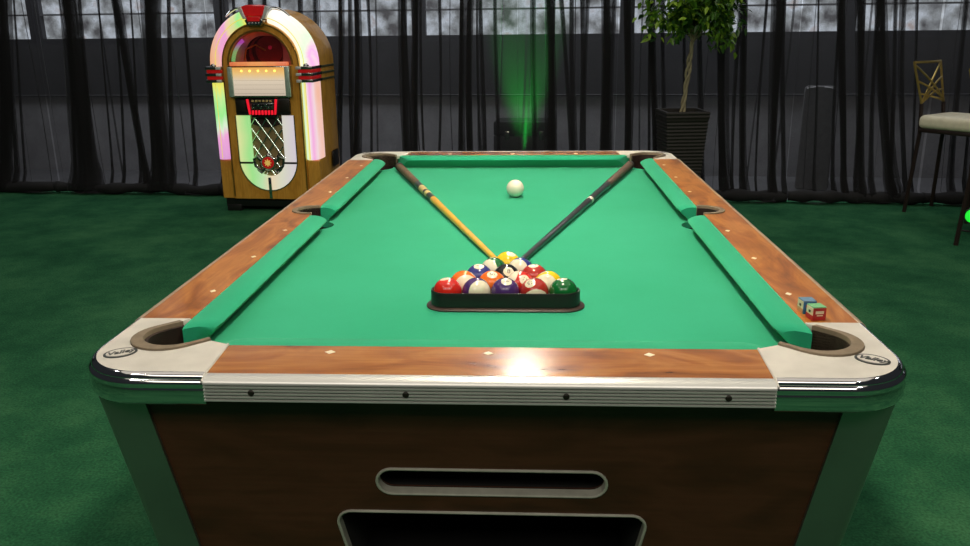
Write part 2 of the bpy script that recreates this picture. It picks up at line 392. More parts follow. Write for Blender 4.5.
def drape(x0, x1, seed, label, front):
    rnd = random.Random(seed)
    n = int((x1 - x0) / 0.0055); NV = 22
    ph = [rnd.uniform(0, 6.28) for _ in range(8)]
    near = [(b, w_) for b, w_ in bunch if x0 - .3 < b < x1 + .3]
    zs = [3.1 - (3.1 - 0.10) * (j / (NV - 5)) for j in range(NV - 4)] + [0.075, 0.045, 0.020, 0.012]
    out = [0.0] * (NV - 4) + [0.020, 0.045, 0.075, 0.105]
    V = []; F = []
    ks = []
    for i in range(n + 1):
        u = x0 + (x1 - x0) * i / n
        ks.append(min(1.0, sum(math.exp(-((u - b) / w_) ** 2 * 1.6) for b, w_ in near)))
    for j, z in enumerate(zs):
        hang = (3.1 - z) / 3.1
        for i in range(n + 1):
            u = x0 + (x1 - x0) * i / n; k = ks[i]
            edge = min(1.0, (u - x0) / 0.05, (x1 - u) / 0.05)
            d = (0.008 + 0.014 * k) * math.sin(u * 21 + ph[0] + 0.9 * math.sin(u * 3.3 + ph[1])) + 0.022 * math.sin(u * 5.1 + ph[2])
            d += 0.030 * k * math.cos(u * 118 + ph[3])
            d *= 0.75 + 0.4 * hang
            lx = edge * k * (0.020 * math.sin(u * 118 + ph[3]) + 0.008 * math.sin(u * 61 + ph[5]))
            lx += edge * (0.035 * hang * math.sin(z * 1.1 + ph[6] + u * 1.7) + 0.010 * math.sin(z * 2.3 + ph[7] + u * 4.0) * hang)
            pud = out[j] * (1 + 0.35 * math.sin(u * 13 + ph[1]))
            zz = z + (0.012 * math.sin(u * 29 + ph[2]) + 0.008 if z < 0.09 else 0) * (1 if z > 0.015 else 0.3)
            xx = u + lx
            V.append((xx, bl(xx) + d - pud, max(zz, 0.004)))
    w_ = n + 1
    for j in range(NV - 1):
        for i in range(n):
            F.append((j * w_ + i, j * w_ + i + 1, (j + 1) * w_ + i + 1, (j + 1) * w_ + i))
    me = bpy.data.meshes.new('sheer_drape'); me.from_pydata(V, [], F)
    o = link('sheer_drape', me, 'voile', smooth=True)
    tag(o, label, 'curtain', 'black sheer drapes along the back of the room')
    path = []; nn = 70
    for i in range(nn + 1):
        u = x0 + 0.004 + (x1 - x0 - 0.008) * i / nn
        path.append((u, bl(u) - 0.075 + 0.018 * math.sin(u * 9 + ph[0]) + 0.006 * math.sin(u * 23 + ph[3]), 0.050 + 0.007 * math.sin(u * 7 + ph[1])))
    Vh, Fh = tube_geo(path, [0.042 + 0.007 * math.sin(i * 0.45 + ph[5]) for i in range(nn + 1)], 10)
    raw('hem', Vh, Fh, 'hem_black', o, smooth=True)
    for xt, xb, fw in FOLDS:
        if x0 < (xt + xb) / 2 < x1: gathered_fold(xt, xb, fw, o, rnd)
    return o
DR = [(-8.2, -3.8508, 0, 'black sheer drape hanging furthest beyond the jukebox'),
      (-3.8492, -2.4208, 0, 'black sheer drape with a heavy slanting fold, beside the jukebox'),
      (-2.4192, -0.9708, 0, 'black sheer drape hanging directly behind the jukebox'),
      (-0.9692, -0.0208, 0, 'black sheer drape between the jukebox and the green glow'),
      (-0.0192, 0.7192, 0, 'black sheer drape lit green in front of the equipment case'),
      (0.7208, 1.9992, 0, 'black sheer drape hanging behind the potted ficus'),
      (2.0008, 2.9492, 0, 'black sheer drape between the ficus and the bar stools'),
      (2.9508, 4.3, 0, 'black sheer drape hanging behind the bar stools'),
      (4.3016, 7.2, 0, 'black sheer drape hanging past the bar stools')]
for i, (a, b_, fr, lab) in enumerate(DR):
    drape(a, b_, 11 + i, lab, fr)

# ------------------------------------------------------------------ pool table
T = thing('pool_table', 'large coin-operated pool table with green cloth, wood rails and chrome corners', 'pool table')
XO, YO, YFAR = 0.622, 1.135, 1.112          # outer edge of the rail tops
XB, YB = 0.5316, 1.022         # back of the cushions
XN, YN = 0.482, 0.968          # cushion noses
CS, CF = 0.900, 0.416          # where the corner castings begin on sides and ends

def corner_pts(sx, sy):
    """mouth middle and outward direction of a corner pocket"""
    return Vector((sx * 0.500, YC + sy * 0.962)), Vector((sx * .7071, sy * .7071))
def u_shape(M, d, half, depth, n=14, tip=0.0):
    """open U: from one mouth tip round the apex to the other"""
    p = Vector((-d.y, d.x)); c = M + d * (depth - half)
    pts = [M + p * half - d * tip]
    for i in range(n + 1):
        a = PI * i / n
        pts.append(c + p * half * math.cos(a) + d * half * math.sin(a))
    pts.append(M - p * half - d * tip)
    return [(q.x, q.y) for q in pts]
# bed of slate under green cloth
hole_r = 0.060
def bed_outline():
    pts = []
    X, Y = 0.545, 1.040
    def P(x, y): pts.append((x, YC + y))
    # corners clipped by pocket arcs, sides notched by the side pockets
    quad = [(1, -1), (1, 1), (-1, 1), (-1, -1)]
    for k, (sx, sy) in enumerate(quad):
        c = (sx * 0.530, YC + sy * 0.992)
        n = 10
        a_in = {(1, -1): (250, 90 - 160 + 90 + 0)}.get((sx, sy))
        # arc from the end edge to the side edge (or the reverse) bulging toward the centre of the bed
        base = math.degrees(math.atan2(-sy, -sx))
        first, last = (base + 75, base - 75)
        seq = [(c[0] + hole_r * math.cos(math.radians(first + (last - first) * i / n)), c[1] + hole_r * math.sin(math.radians(first + (last - first) * i / n))) for i in range(n + 1)]
        pts.extend(seq)
        if k == 0 or k == 2:
            s = 1 if k == 0 else -1
            cc = (s * 0.536, YC + 0.004)
            hh = [(cc[0] - s * 0.052 * math.cos(math.radians(t)), cc[1] + s * 0.052 * math.sin(math.radians(t))) for t in range(-80, 81, 16)]
            pts.append((s * X, hh[0][1])); pts.extend(hh); pts.append((s * X, hh[-1][1]))
    return pts
flat('playing_cloth', [bed_outline()], BED - 0.025, BED, 'baize', T)
# cushions
def cushion(length_axis, sgn, lo, hi, lo_in, hi_in):
    """lo/hi at the back of the cushion, lo_in/hi_in at the nose; rounded at the nose ends"""
    back = XB if length_axis == 'y' else YB
    nose = XN if length_axis == 'y' else YN
    prof = [(0.0, -0.001), (0.25, 0.0), (0.55, -0.001), (0.80, -0.0045), (0.93, -0.008), (1.0, -0.012), (0.97, -0.016), (0.84, -0.021), (0.58, -0.033), (0.40, -0.0448), (0.0, -0.0448)]
    stations = [0.0, 0.006, 0.014, 0.03]
    L = []
    V = []; F = []
    ts = []
    for s in (0, 1):
        pass
    nst = 14
    rings = []
    def ring(side, inset):
        pts = []
        for f, z in prof:
            e = lo + (lo_in - lo) * f if side == 0 else hi + (hi_in - hi) * f
            e += (1 if side == 0 else -1) * inset
            # round the nose corner
            cut = 0.0
            if inset < 0.03: 
                q = 1 - inset / 0.03
                cut = q * q * 0.16
            ff = f * (1 - cut) if f > 0.5 else f
            zz = z - (0.004 * (1 - inset / 0.012) if inset < 0.012 and z > -0.03 else 0)
            w = back + (nose - back) * ff
            pts.append((w, e, zz))
        return pts
    for inset in stations: rings.append(ring(0, inset))
    for inset in reversed(stations): rings.append(ring(1, inset))
    n = len(prof)
    for rg in rings:
        for w, e, z in rg:
            if length_axis == 'y': V.append((sgn * w, YC + e, RT + z))
            else: V.append((e, YC + sgn * w, RT + z))
    for i in range(len(rings) - 1):
        for k in range(n):
            F.append((i * n + k, i * n + (k + 1) % n, (i + 1) * n + (k + 1) % n, (i + 1) * n + k))
    F.append(tuple(range(n))); F.append(tuple(range((len(rings) - 1) * n, len(rings) * n)))
    return raw('cushion', V, F, 'baize', T, auto=38)
for sx in (-1, 1):
    cushion('y', sx, 0.052, 0.940, 0.056, 0.912)
    cushion('y', sx, -0.940, -0.048, -0.912, -0.060)
for sy in (-1, 1):
    cushion('x', sy, -0.455, 0.455, -0.414, 0.414)
# wood rails
for sy in (-1, 1):
    o_ = [(-CF - 0.006, YC + sy * YB), (CF + 0.006, YC + sy * YB), (CF, YC + sy * (YO if sy < 0 else YFAR)), (-CF, YC + sy * (YO if sy < 0 else YFAR))]
    flat('end_rail', [o_], RT - 0.034, RT, 'rail_wood_x', T, bevel=0.001)
for sx in (-1, 1):
    us = u_shape(Vector((sx * (XB - .004), YC + 0.002)), Vector((sx, 0)), 0.054, 0.070, 12)
    if sx < 0: us = us[::-1]
    us = sorted(us, key=lambda p: 0) 
    pts = [(sx * XB, YC - CS), (sx * XO, YC - CS), (sx * XO, YC + CS), (sx * XB, YC + CS)]
    uu = u_shape(Vector((sx * XB, YC + 0.002)), Vector((sx, 0)), 0.054, 0.066, 12)
    if uu[0][1] < uu[-1][1]: uu = uu[::-1]
    flat('side_rail', [pts + uu], RT - 0.034, RT, 'rail_wood_y', T, bevel=0.001)
    # side pocket liner
    ui = u_shape(Vector((sx * XB, YC + 0.002)), Vector((sx, 0)), 0.044, 0.051, 12)
    if ui[0][1] < ui[-1][1]: ui = ui[::-1]
    ln = flat('pocket_liner', [uu + ui[::-1]], RT - 0.045, RT + 0.003, 'liner', T, bevel=0.0012, smooth=40)
    inner = [(x, y) for x, y in ui]
    V, F = sweep_geo(inner, [(0.0, RT - 0.004), (0.0, RT - 0.15), (0.006, RT - 0.15), (0.006, RT - 0.004)])
    raw('pocket_wall', V, F, 'pocket_brown', ln, auto=40)
    V, F = lathe_geo([(0.050, 0.0), (0.055, -0.05), (0.04, -0.085), (0.0, -0.09)], 20, (sx * 0.545, YC + 0.002, RT - 0.06))
    raw('pocket_cup', V, F[:-2] + [F[-1]], 'pocket_black', ln, smooth=True)
# diamonds (inlaid sights)
def diamond(x, y, lx, ly):
    flat('diamond_sight', [[(x - lx, y), (x, y - ly), (x + lx, y), (x, y + ly)]], RT - 0.001, RT + 0.0006, 'pearl', T)
for k in (-3, -2, -1, 1, 2, 3):
    for sx in (-1, 1): diamond(sx * 0.551, k * 0.2507, 0.0062, 0.0085)
for k in (-1, 0, 1):
    diamond(k * 0.2492, -1.061, 0.0085, 0.0075); diamond(k * 0.2492, 1.037, 0.0085, 0.0075)
# corner castings with chrome wrap, liner and emblem
CR = 0.098
for sx, sy in ((-1, -1), (1, -1), (1, 1), (-1, 1)):
    M_, d_ = corner_pts(sx, sy); YO_ = YO if sy < 0 else YFAR
    # outer contour from the side rail round to the end rail
    a0 = 0 if sx > 0 else 180; a1 = 90 * sy
    if sx < 0: a1 = 180 - 90 * sy
    outer = [(sx * XO, YC + sy * CS)] + arc(sx * (XO - CR), YC + sy * (YO_ - CR), CR, a0, a1, 14) + [(sx * CF, YC + sy * YO_)]
    uo = u_shape(M_, d_, 0.0625, 0.104, 16)
    side_first = abs(uo[0][0]) > abs(uo[-1][0])
    if side_first: uo = uo[::-1]            # now from the end-rail tip to the side-rail tip
    pts = outer + [(sx * (CF + 0.006), YC + sy * YB)] + uo + [(sx * XB, YC + sy * CS)]
    cst = flat('corner_casting', [pts], RT - 0.012, RT + 0.0015, 'casting_paint', T, bevel=0.001)
    # chrome wrap
    path = outer if (sx * sy > 0) is False else outer[::-1]
    # outward must be to the right of travel
    p0, p1 = Vector(path[0]), Vector(path[1]); dd = p1 - p0; nr = Vector((dd.y, -dd.x))
    if nr.dot(Vector(p0)) < 0: path = path[::-1]
    prof = [(-0.003, 0.0012), (0.001, 0.0016), (0.005, -0.001), (0.008, -0.005), (0.0078, -0.007), (0.0095, -0.0085), (0.0125, -0.0120), (0.0128, -0.0155), (0.0112, -0.0180),
            (0.0120, -0.021), (0.0128, -0.030), (0.0125, -0.042), (0.0100, -0.047), (0.002, -0.049), (-0.01, -0.049), (-0.01, -0.004)]
    V, F = sweep_geo(path, [(o, RT + z) for o, z in prof])
    raw('chrome_wrap', V, F, 'chrome', cst, auto=50)
    # thin bright seam where casting meets the end rail
    q0, q1 = Vector((sx * (CF + 0.006), YC + sy * YB)), Vector((sx * CF, YC + sy * (YO_ + 0.020)))
    tube('seam_strip', [(q0.x, q0.y, RT + 0.001), (q1.x, q1.y - sy * 0.02, RT + 0.001), (q1.x, q1.y, RT - 0.006)], 0.0022, 'casting_paint', cst, n=6)
    # liner
    ui = u_shape(M_ + d_ * 0.0, d_, 0.052, 0.083, 16, tip=0.002)
    if side_first: ui = ui[::-1]
    ln = flat('pocket_liner', [uo + ui[::-1]], RT - 0.045, RT + 0.005, 'liner', T, bevel=0.0015, smooth=40)
    V, F = sweep_geo(ui, [(0.0, RT - 0.003), (0.0, RT - 0.17), (0.006, RT - 0.17), (0.006, RT - 0.003)])
    raw('pocket_wall', V, F, 'pocket_brown', ln, auto=40)
    cc = M_ + d_ * 0.035
    V, F = lathe_geo([(0.058, 0.0), (0.062, -0.06), (0.045, -0.10), (0.0, -0.105)], 22, (cc.x, cc.y, RT - 0.065))
    raw('pocket_cup', V, F[:-2] + [F[-1]], 'pocket_black', ln, smooth=True)
    # oval emblem
    ec = Vector((sx * 0.580, YC + sy * 1.064)); ang = math.atan2(sy * 1.0, sx * 1.0)
    ax = Vector((sx * 0.84, sy * 0.54))      # long axis of the oval in plan, running out to the corner
    if ax.x < 0: ax = -ax
    A = math.atan2(ax.y, ax.x)
    ME = Matrix.Translation((ec.x, ec.y, RT + 0.0015)) @ Matrix.Rotation(A, 4, 'Z')
    ell = lambda a, b: [(a * math.cos(2 * PI * i / 28), b * math.sin(2 * PI * i / 28)) for i in range(28)]
    em = flat('emblem', [ell(0.0255, 0.0200)], 0.0, 0.0008, 'emblem_dark', cst, M=ME)
    flat('emblem_face', [ell(0.0215, 0.0155)], 0.0006, 0.0014, 'casting_paint', em, M=ME)
    me = text_mesh('Valley', 0.0175, 0.0003, 0.35, 0.0005)
    me.transform(ME @ Matrix.Translation((0, 0, 0.0016)))
    link('lettering', me, 'emblem_dark', em)
# fluted aluminium trim
tp = [(0.0, 0.0), (0.010, 0.0005), (0.019, -0.003), (0.0225, -0.0075), (0.0225, -0.0095)]
z = -0.0095
for k in range(5):
    tp += [(0.0170, z - 0.0008), (0.0170, z - 0.0022), (0.0225, z - 0.0030), (0.0225, z - 0.0050)]; z -= 0.0052
tp += [(0.0225, z), (0.018, z - 0.002), (-0.01, z - 0.002), (-0.01, -0.004)]
tp = [(o, RT + zz) for o, zz in tp]
for sy in (-1, 1):
    YO_ = YO if sy < 0 else YFAR
    path = [(-CF + .002, YC + sy * YO_), (CF - .002, YC + sy * YO_)]
    if sy > 0: path = path[::-1]
    V, F = sweep_geo(path, tp)
    tr = raw('fluted_trim', V, F, 'aluminium', T, auto=60)
    for x in (-0.343, -0.115, 0.117, 0.347):
        V, F = lathe_geo([(0.0048, 0.0), (0.0048, 0.0016), (0.003, 0.0026), (0.0, 0.0028)], 12)
        R = Matrix.Translation((x, YC + sy * (YO_ + 0.0215), RT - 0.0215)) @ Matrix.Rotation(PI / 2 if sy < 0 else -PI / 2, 4, 'X')
        raw('screw', [R @ Vector(v) for v in V], F, 'screw_dark', tr)
for sx in (-1, 1):
    path = [(sx * XO, YC - CS), (sx * XO, YC + CS)]
    if sx < 0: path = path[::-1]
    V, F = sweep_geo(path, [(o * 0.55, zz) for o, zz in tp])
    raw('fluted_trim', V, F, 'side_trim', T, auto=60)
# cabinet
TZ = RT - 0.034; BZ = 0.36; tap = 0.14
tx, ty = 0.604, 1.108
bx_, by_ = tx - tap * (TZ - BZ), ty - tap * (TZ - BZ)
tilt = math.atan(tap); slen = (TZ - BZ) / math.cos(tilt)
def panel_mat(sy):
    """panel coordinates (x along, y up the slope, z outward) to table space, for an end panel"""
    R = Matrix.Translation((0, YC + sy * ty, TZ)) @ (Matrix.Rotation(PI, 4, 'Z') if sy > 0 else Matrix.Identity(4)) @ Matrix.Rotation(PI / 2 + tilt, 4, 'X')
    return R
def stadium(cx, cy, hl, hh, n=10):
    return arc(cx + hl - hh, cy, hh, -90, 90, n) + arc(cx - hl + hh, cy, hh, 90, 270, n)
def rounded_poly(pts, r, n=6):
    out = []
    L = len(pts)
    for i in range(L):
        a, b, c = Vector(pts[i - 1]), Vector(pts[i]), Vector(pts[(i + 1) % L])
        d1 = (a - b).normalized(); d2 = (c - b).normalized()
        h = d1.angle(d2) / 2; t = min(r / math.tan(h), (a - b).length * .48, (c - b).length * .48); rr = t * math.tan(h)
        cen = b + (d1 + d2).normalized() * (rr / math.sin(h))
        s = b + d1 * t; e = b + d2 * t
        a0 = math.atan2(s.y - cen.y, s.x - cen.x); a1 = math.atan2(e.y - cen.y, e.x - cen.x)
        dlt = (a1 - a0 + PI) % (2 * PI) - PI
        for k in range(n + 1):
            q = a0 + dlt * k / n; out.append((cen.x + rr * math.cos(q), cen.y + rr * math.sin(q)))
    return out
slot = stadium(0.004, -0.174, 0.182, 0.0235)
ret = rounded_poly([(-0.252, -0.236), (0.256, -0.236), (0.225, -0.400), (-0.221, -0.400)], 0.022)
for sy in (-1, 1):
    PM = panel_mat(sy)
    outl = [(-tx + .01, 0), (tx - .01, 0), (bx_ - .01, -slen), (-bx_ + .01, -slen)]
    fp = flat('end_panel', [outl] + ([slot, ret] if sy < 0 else []), -0.02, 0.0, 'shaded_panel_wood', T, M=PM)
    if sy < 0:
        for nm, sh, dep in (('return_slot', slot, 0.07), ('ball_return', ret, 0.20)):
            sh2 = sh if sum(a[0] * b[1] - b[0] * a[1] for a, b in zip(sh, sh[1:] + sh[:1])) > 0 else sh[::-1]
            V, F = sweep_geo(sh2, [(0.0030, 0.0), (0.0030, 0.002), (0.0008, 0.0032), (-0.0015, 0.002), (-0.0015, -0.014), (0.0, -0.014), (0.0, 0.0)], closed=True)
            fr = raw(nm + '_frame', [PM @ Vector(v) for v in V], F, 'dull_metal', T, auto=40)
            V, F = sweep_geo(sh2, [(-0.0006, -0.014), (0.012, -0.016), (0.012, -dep - 0.004), (0.009, -dep - 0.004)], closed=True)
            raw(nm + '_chute', [PM @ Vector(v) for v in V], F, 'interior_dark', fr)
            flat(nm + '_back', [[(p[0] * 1.04, p[1]) for p in sh2]], -dep - 0.008, -dep, 'interior_dark', fr, M=PM)
for sx in (-1, 1):
    R = Matrix.Translation((sx * tx, YC, TZ)) @ Matrix.Rotation(PI / 2 * sx, 4, 'Z') @ Matrix.Rotation(PI / 2 + tilt, 4, 'X')
    flat('side_panel', [[(-ty + .01, 0), (ty - .01, 0), (by_ - .01, -slen), (-by_ + .01, -slen)]], -0.02, 0.0, 'shaded_panel_wood', T, M=R)
box('cabinet_floor', -bx_ + .02, bx_ - .02, YC - by_ + .02, YC + by_ - .02, BZ + 0.005, BZ + 0.025, 'interior_dark', T)
box('slate_support', -tx + .05, tx - .05, YC - ty + .06, YC + ty - .06, BED - 0.034, BED - 0.0255, 'interior_dark', T) if False else None
# corner posts that run down into the legs
for sx in (-1, 1):
    for sy in (-1, 1):
        ringsV = []; F = []
        wp = 0.078
        for (z, drop) in ((TZ, 0), (0.36, TZ - 0.36), (0.06, TZ - 0.06)):
            ox, oy = tx + 0.006 - tap * drop, ty + 0.006 - tap * drop
            ww = wp if drop < 0.5 else wp * 0.92
            rr = 0.018
            pl = [(ox - ww, oy), (ox - rr, oy)] + [(ox - rr + rr * math.sin(math.radians(a)), oy - rr + rr * math.cos(math.radians(a))) for a in (15, 30, 45, 60, 75)] + [(ox, oy - rr), (ox, oy - ww), (ox - ww, oy - ww)]
            ringsV.append([(sx * x, YC + sy * y, z) for x, y in pl])
        n = len(ringsV[0]); V = [v for rg in ringsV for v in rg]
        for i in range(2):
            for k in range(n): F.append((i * n + k, i * n + (k + 1) % n, (i + 1) * n + (k + 1) % n, (i + 1) * n + k))
        F += [tuple(range(n)), tuple(range(2 * n, 3 * n))]
        lg = raw('corner_leg', V, F, 'post_metal', T, auto=30)
        fx, fy = tx - tap * TZ + 0.012 - 0.045, ty - tap * TZ + 0.012 - 0.045
        V, F = lathe_geo([(0.0, 0.0), (0.034, 0.0), (0.036, 0.012), (0.016, 0.020), (0.014, 0.065)], 20, (sx * fx, YC + sy * fy, 0.0))
        raw('leveller_foot', V, F, 'chrome', lg, auto=40)

# ------------------------------------------------------------------ balls
def ball_mat(name, col, stripe):
    m, nt, b, out = newmat(name)
    tc = N(nt, 'ShaderNodeTexCoord'); sp = N(nt, 'ShaderNodeSeparateXYZ'); nt.links.new(tc.outputs['Object'], sp.inputs[0])
    def math_(op, a, v):
        n = N(nt, 'ShaderNodeMath', operation=op)
        nt.links.new(a, n.inputs[0])
        if v is not None: n.inputs[1].default_value = v
        return n.outputs[0]
    ivory = (0.80, 0.74, 0.55, 1)
    ax = math_('ABSOLUTE', sp.outputs['X'], None)
    spot = math_('GREATER_THAN', ax, BR * 0.922)
    mx = N(nt, 'ShaderNodeMix', data_type='RGBA')
    if stripe:
        az = math_('ABSOLUTE', sp.outputs['Z'], None); cap = math_('GREATER_THAN', az, BR * 0.56)
        m2 = N(nt, 'ShaderNodeMix', data_type='RGBA'); nt.links.new(cap, m2.inputs[0]); m2.inputs[6].default_value = (*col, 1); m2.inputs[7].default_value = ivory
        nt.links.new(m2.outputs[2], mx.inputs[6])
    else: mx.inputs[6].default_value = (*col, 1)
    nt.links.new(spot, mx.inputs[0]); mx.inputs[7].default_value = ivory
    nt.links.new(mx.outputs[2], b.inputs['Base Color'])
    b.inputs['Roughness'].default_value = 0.12; b.inputs['Coat Weight'].default_value = 0.3; b.inputs['Coat Roughness'].default_value = 0.05
    return m
plain('number_ink', (0.01, 0.01, 0.01), 0.3)
plain('cue_ball_ivory', (0.86, 0.80, 0.64), 0.15, var=0.03, coat=0.3)
def ball_mesh():
    bm = bmesh.new(); bmesh.ops.create_uvsphere(bm, u_segments=32, v_segments=20, radius=BR)
    me = bpy.data.meshes.new('ball'); bm.to_mesh(me); bm.free()
    for p in me.polygons: p.use_smooth = True
    return me
def orient(num_dir, pole_dir):
    x = Vector(num_dir).normalized(); z = Vector(pole_dir); z = (z - x * z.dot(x)).normalized(); y = z.cross(x)
    return Matrix((x, y, z)).transposed().to_4x4()
COL = {1: (0.85, 0.58, 0.01), 2: (0.03, 0.04, 0.22), 3: (0.62, 0.022, 0.012), 4: (0.065, 0.028, 0.14), 5: (0.80, 0.16, 0.010), 6: (0.006, 0.13, 0.028), 7: (0.42, 0.030, 0.020), 8: (0.012, 0.012, 0.012)}
NAMES = {1: 'yellow', 2: 'dark blue', 3: 'bright red', 4: 'dark purple', 5: 'orange', 6: 'dark green', 7: 'maroon', 8: 'black'}
rows = [[1], [14, 10], [2, 8, 7], [13, 5, 11, 9], [3, 12, 4, 15, 6]]
V_ = Vector
def striped(pole, phi):
    p = Vector(pole).normalized(); u = Vector((0, 0, 1)).cross(p).normalized(); v = p.cross(u); t = math.radians(phi)
    return (u * math.cos(t) + v * math.sin(t), p)
ORI = {  # number direction, pole direction
    1: ((0.3, -.2, 1), (1, 0, 0)), 14: striped((-.62, -.75, .25), -65), 10: striped((-.38, -.85, .35), -65),
    2: ((0.0, -.25, 1), (1, 0, 0)), 8: ((.18, -.72, .68), (0, .5, .8)), 7: ((-.05, -.1, 1), (1, 0, 0)),
    13: striped((.30, -.90, .05), 45), 5: ((0.05, -.42, .9), (1, 0, 0)), 11: ((.35, -.72, .6), (-.80, -.05, .55)),
    9: striped((-.28, -.90, .15), -65), 3: ((-.18, .05, 1), (1, 0, 0)), 12: striped((.45, -.85, .20), 45), 4: ((.1, -.38, .92), (1, 0, 0)),
    15: striped((.12, -.85, -.45), 112), 6: ((-.1, .1, 1), (1, 0, 0))}
rx, ry = 0.0168, -0.697
dx = 2 * BR * 1.004
spots = {}
for i, row in enumerate(rows):
    for j, nmb in enumerate(row):
        x = rx + (j - (len(row) - 1) / 2) * dx; y = ry + (4 - i) * dx * math.sqrt(3) / 2
        spots[nmb] = (x, y, BED + BR)
place = {1: 'at the head of the rack', 2: 'touching the green-striped ball', 3: 'in a rear corner of the rack', 4: 'in the middle of the rack base row', 5: 'near the middle of the rack', 6: 'in a rear corner of the rack', 7: 'at the edge of the rack', 8: 'at the centre of the rack'}
for nmb, loc in spots.items():
    base = nmb if nmb < 9 else nmb - 8
    mn = 'ball_paint_%d' % nmb
    ball_mat(mn, COL[base], nmb > 8)
    me = ball_mesh(); o = link('pool_ball', me, mn)
    R = orient(*ORI[nmb]); o.matrix_world = Matrix.Translation(loc) @ R
    if nmb > 8: lab = 'ivory pool ball with a %s stripe, number %d, in the triangle rack' % (NAMES[base], nmb)
    else: lab = 'solid %s pool ball, number %d, in the triangle rack' % (NAMES[base], nmb)
    tag(o, lab, 'ball', 'fifteen racked pool balls')
    for sgn in (1, -1):
        t = text_mesh(str(nmb), BR * (0.50 if nmb < 10 else 0.42), 0.0)
        # letter plane (x, y) -> ball plane (sgn*y-axis, z-axis), wrapped on to the sphere
        upv = Vector((0, 0, 1)) if nmb <= 8 else Vector((0, 1, 0))
        for v in t.vertices:
            xx, yy = v.co.x, v.co.y
            if nmb in (8,): p = Vector((1, xx / BR, yy / BR))
            elif nmb > 8: p = Vector((1, yy / BR * 1.0, -xx / BR)) if nmb == 11 else Vector((1, xx / BR, yy / BR))
            else: p = Vector((1, xx / BR, yy / BR))
            if sgn < 0: p = Vector((-1, -p.y, p.z))
            v.co = p.normalized() * BR * 1.003
        link('number', t, 'number_ink', o)
o = link('cue_ball', ball_mesh(), 'cue_ball_ivory'); o.location = (0.020, 0.392, BED + BR)
tag(o, 'plain ivory white cue ball alone on the green cloth', 'ball')

# ------------------------------------------------------------------ triangle rack
side = 4 * dx
tri = [(rx - side / 2, ry), (rx + side / 2, ry), (rx, ry + side * math.sqrt(3) / 2)]
def tri_path(r, n=8):
    out = []
    for k, (cx, cy) in enumerate(tri):
        a0 = (150 + 60, 270 + 60, 90 - 60)[k] - 60 + 0
        mid = (210, 330, 90)[k]
        out += arc(cx, cy, r, mid - 60, mid + 60, n)
    return out
K = thing('triangle_rack', 'black plastic triangle rack around the pool balls', 'rack', (rx, ry + 0.06, BED))
loc0 = (rx, ry + 0.06)
tpth = [(x - loc0[0], y - loc0[1]) for x, y in tri_path(BR + 0.0005)]
V, F = sweep_geo(tpth, [(0.0, 0.0005), (0.004, 0.0005), (0.004, 0.0325), (0.003, 0.035), (0.001, 0.035), (0.0, 0.0325)], closed=True)
raw('frame', V, F, 'rack_black', K, auto=40)
V, F = sweep_geo(tpth, [(0.004, 0.0), (0.0125, 0.0), (0.0135, 0.0025), (0.0115, 0.0045), (0.004, 0.0055)], closed=True)
raw('base_flange', V, F, 'rack_brown', K, auto=40)

# ------------------------------------------------------------------ cues
plain('wrap_tan', (0.16, 0.10, 0.055), 0.8, bump=0.4)
plain('wrap_grey', (0.13, 0.085, 0.06), 0.8, bump=0.4)
plain('cue_yellow', (0.86, 0.43, 0.020), 0.3, var=0.08, coat=0.3)
plain('cue_decal', (0.70, 0.52, 0.20), 0.4)
plain('cue_white', (0.8, 0.75, 0.6), 0.3)
plain('tip_leather', (0.10, 0.14, 0.2), 0.9)
def cue(butt, tip, label, parts, rb=0.0155, rtip=0.0066):
    b, t = Vector(butt), Vector(tip); L = (t - b).length
    q = (t - b).normalized().to_track_quat('Z', 'Y')
    root = thing('pool_cue', label, 'cue', butt, group='cues crossed on the table')
    root.rotation_mode = 'QUATERNION'; root.rotation_quaternion = q
    def rad(s): return rb + (rtip - rb) * min(1, s ** 0.9)
    for nm, mt, s0, s1, extra in parts:
        pr = [(0.0, s0 * L)] if s0 == 0 else []
        n = max(2, int((s1 - s0) * 14))
        for i in range(n + 1):
            s = s0 + (s1 - s0) * i / n; pr.append((rad(s) + extra, s * L))
        if s1 == 1: pr.append((0, L + 0.002))
        V, F = lathe_geo(pr, 16)
        raw(nm, V, F, mt, root, auto=40)
    return root
cue((-0.434, 0.905, BED + 0.0165), (-0.002, -0.425, BED + 0.0082), 'yellow pool cue with a tan wrap and decorated black forearm, resting by the corner pocket', [
    ('butt_cap', 'black_plastic', 0, 0.012, 0.0006), ('wrap', 'wrap_tan', 0.012, 0.275, 0.0), ('ring', 'black_plastic', 0.275, 0.325, 0.0), ('decal', 'cue_decal', 0.325, 0.375, 0.0002),
    ('ring', 'black_plastic', 0.375, 0.39, 0.0), ('decal', 'cue_decal', 0.39, 0.415, 0.0002), ('collar', 'black_plastic', 0.415, 0.46, 0.0), ('shaft', 'cue_yellow', 0.46, 0.985, 0), ('ferrule', 'cue_white', 0.985, 0.994, 0), ('tip', 'tip_leather', 0.994, 1, 0)])
cue((0.452, 0.935, BED + 0.0165), (0.038, -0.425, BED + 0.0082), 'black pool cue with a grey-brown wrap and white joint ring', [
    ('butt_cap', 'black_plastic', 0, 0.014, 0.0006), ('wrap', 'wrap_grey', 0.014, 0.30, 0.0), ('forearm', 'walnut_black', 0.30, 0.475, 0.0), ('ring', 'cue_white', 0.475, 0.492, 0.0003),
    ('shaft', 'walnut_black', 0.492, 0.985, 0), ('ferrule', 'black_plastic', 0.985, 0.994, 0), ('tip', 'tip_leather', 0.994, 1, 0)])

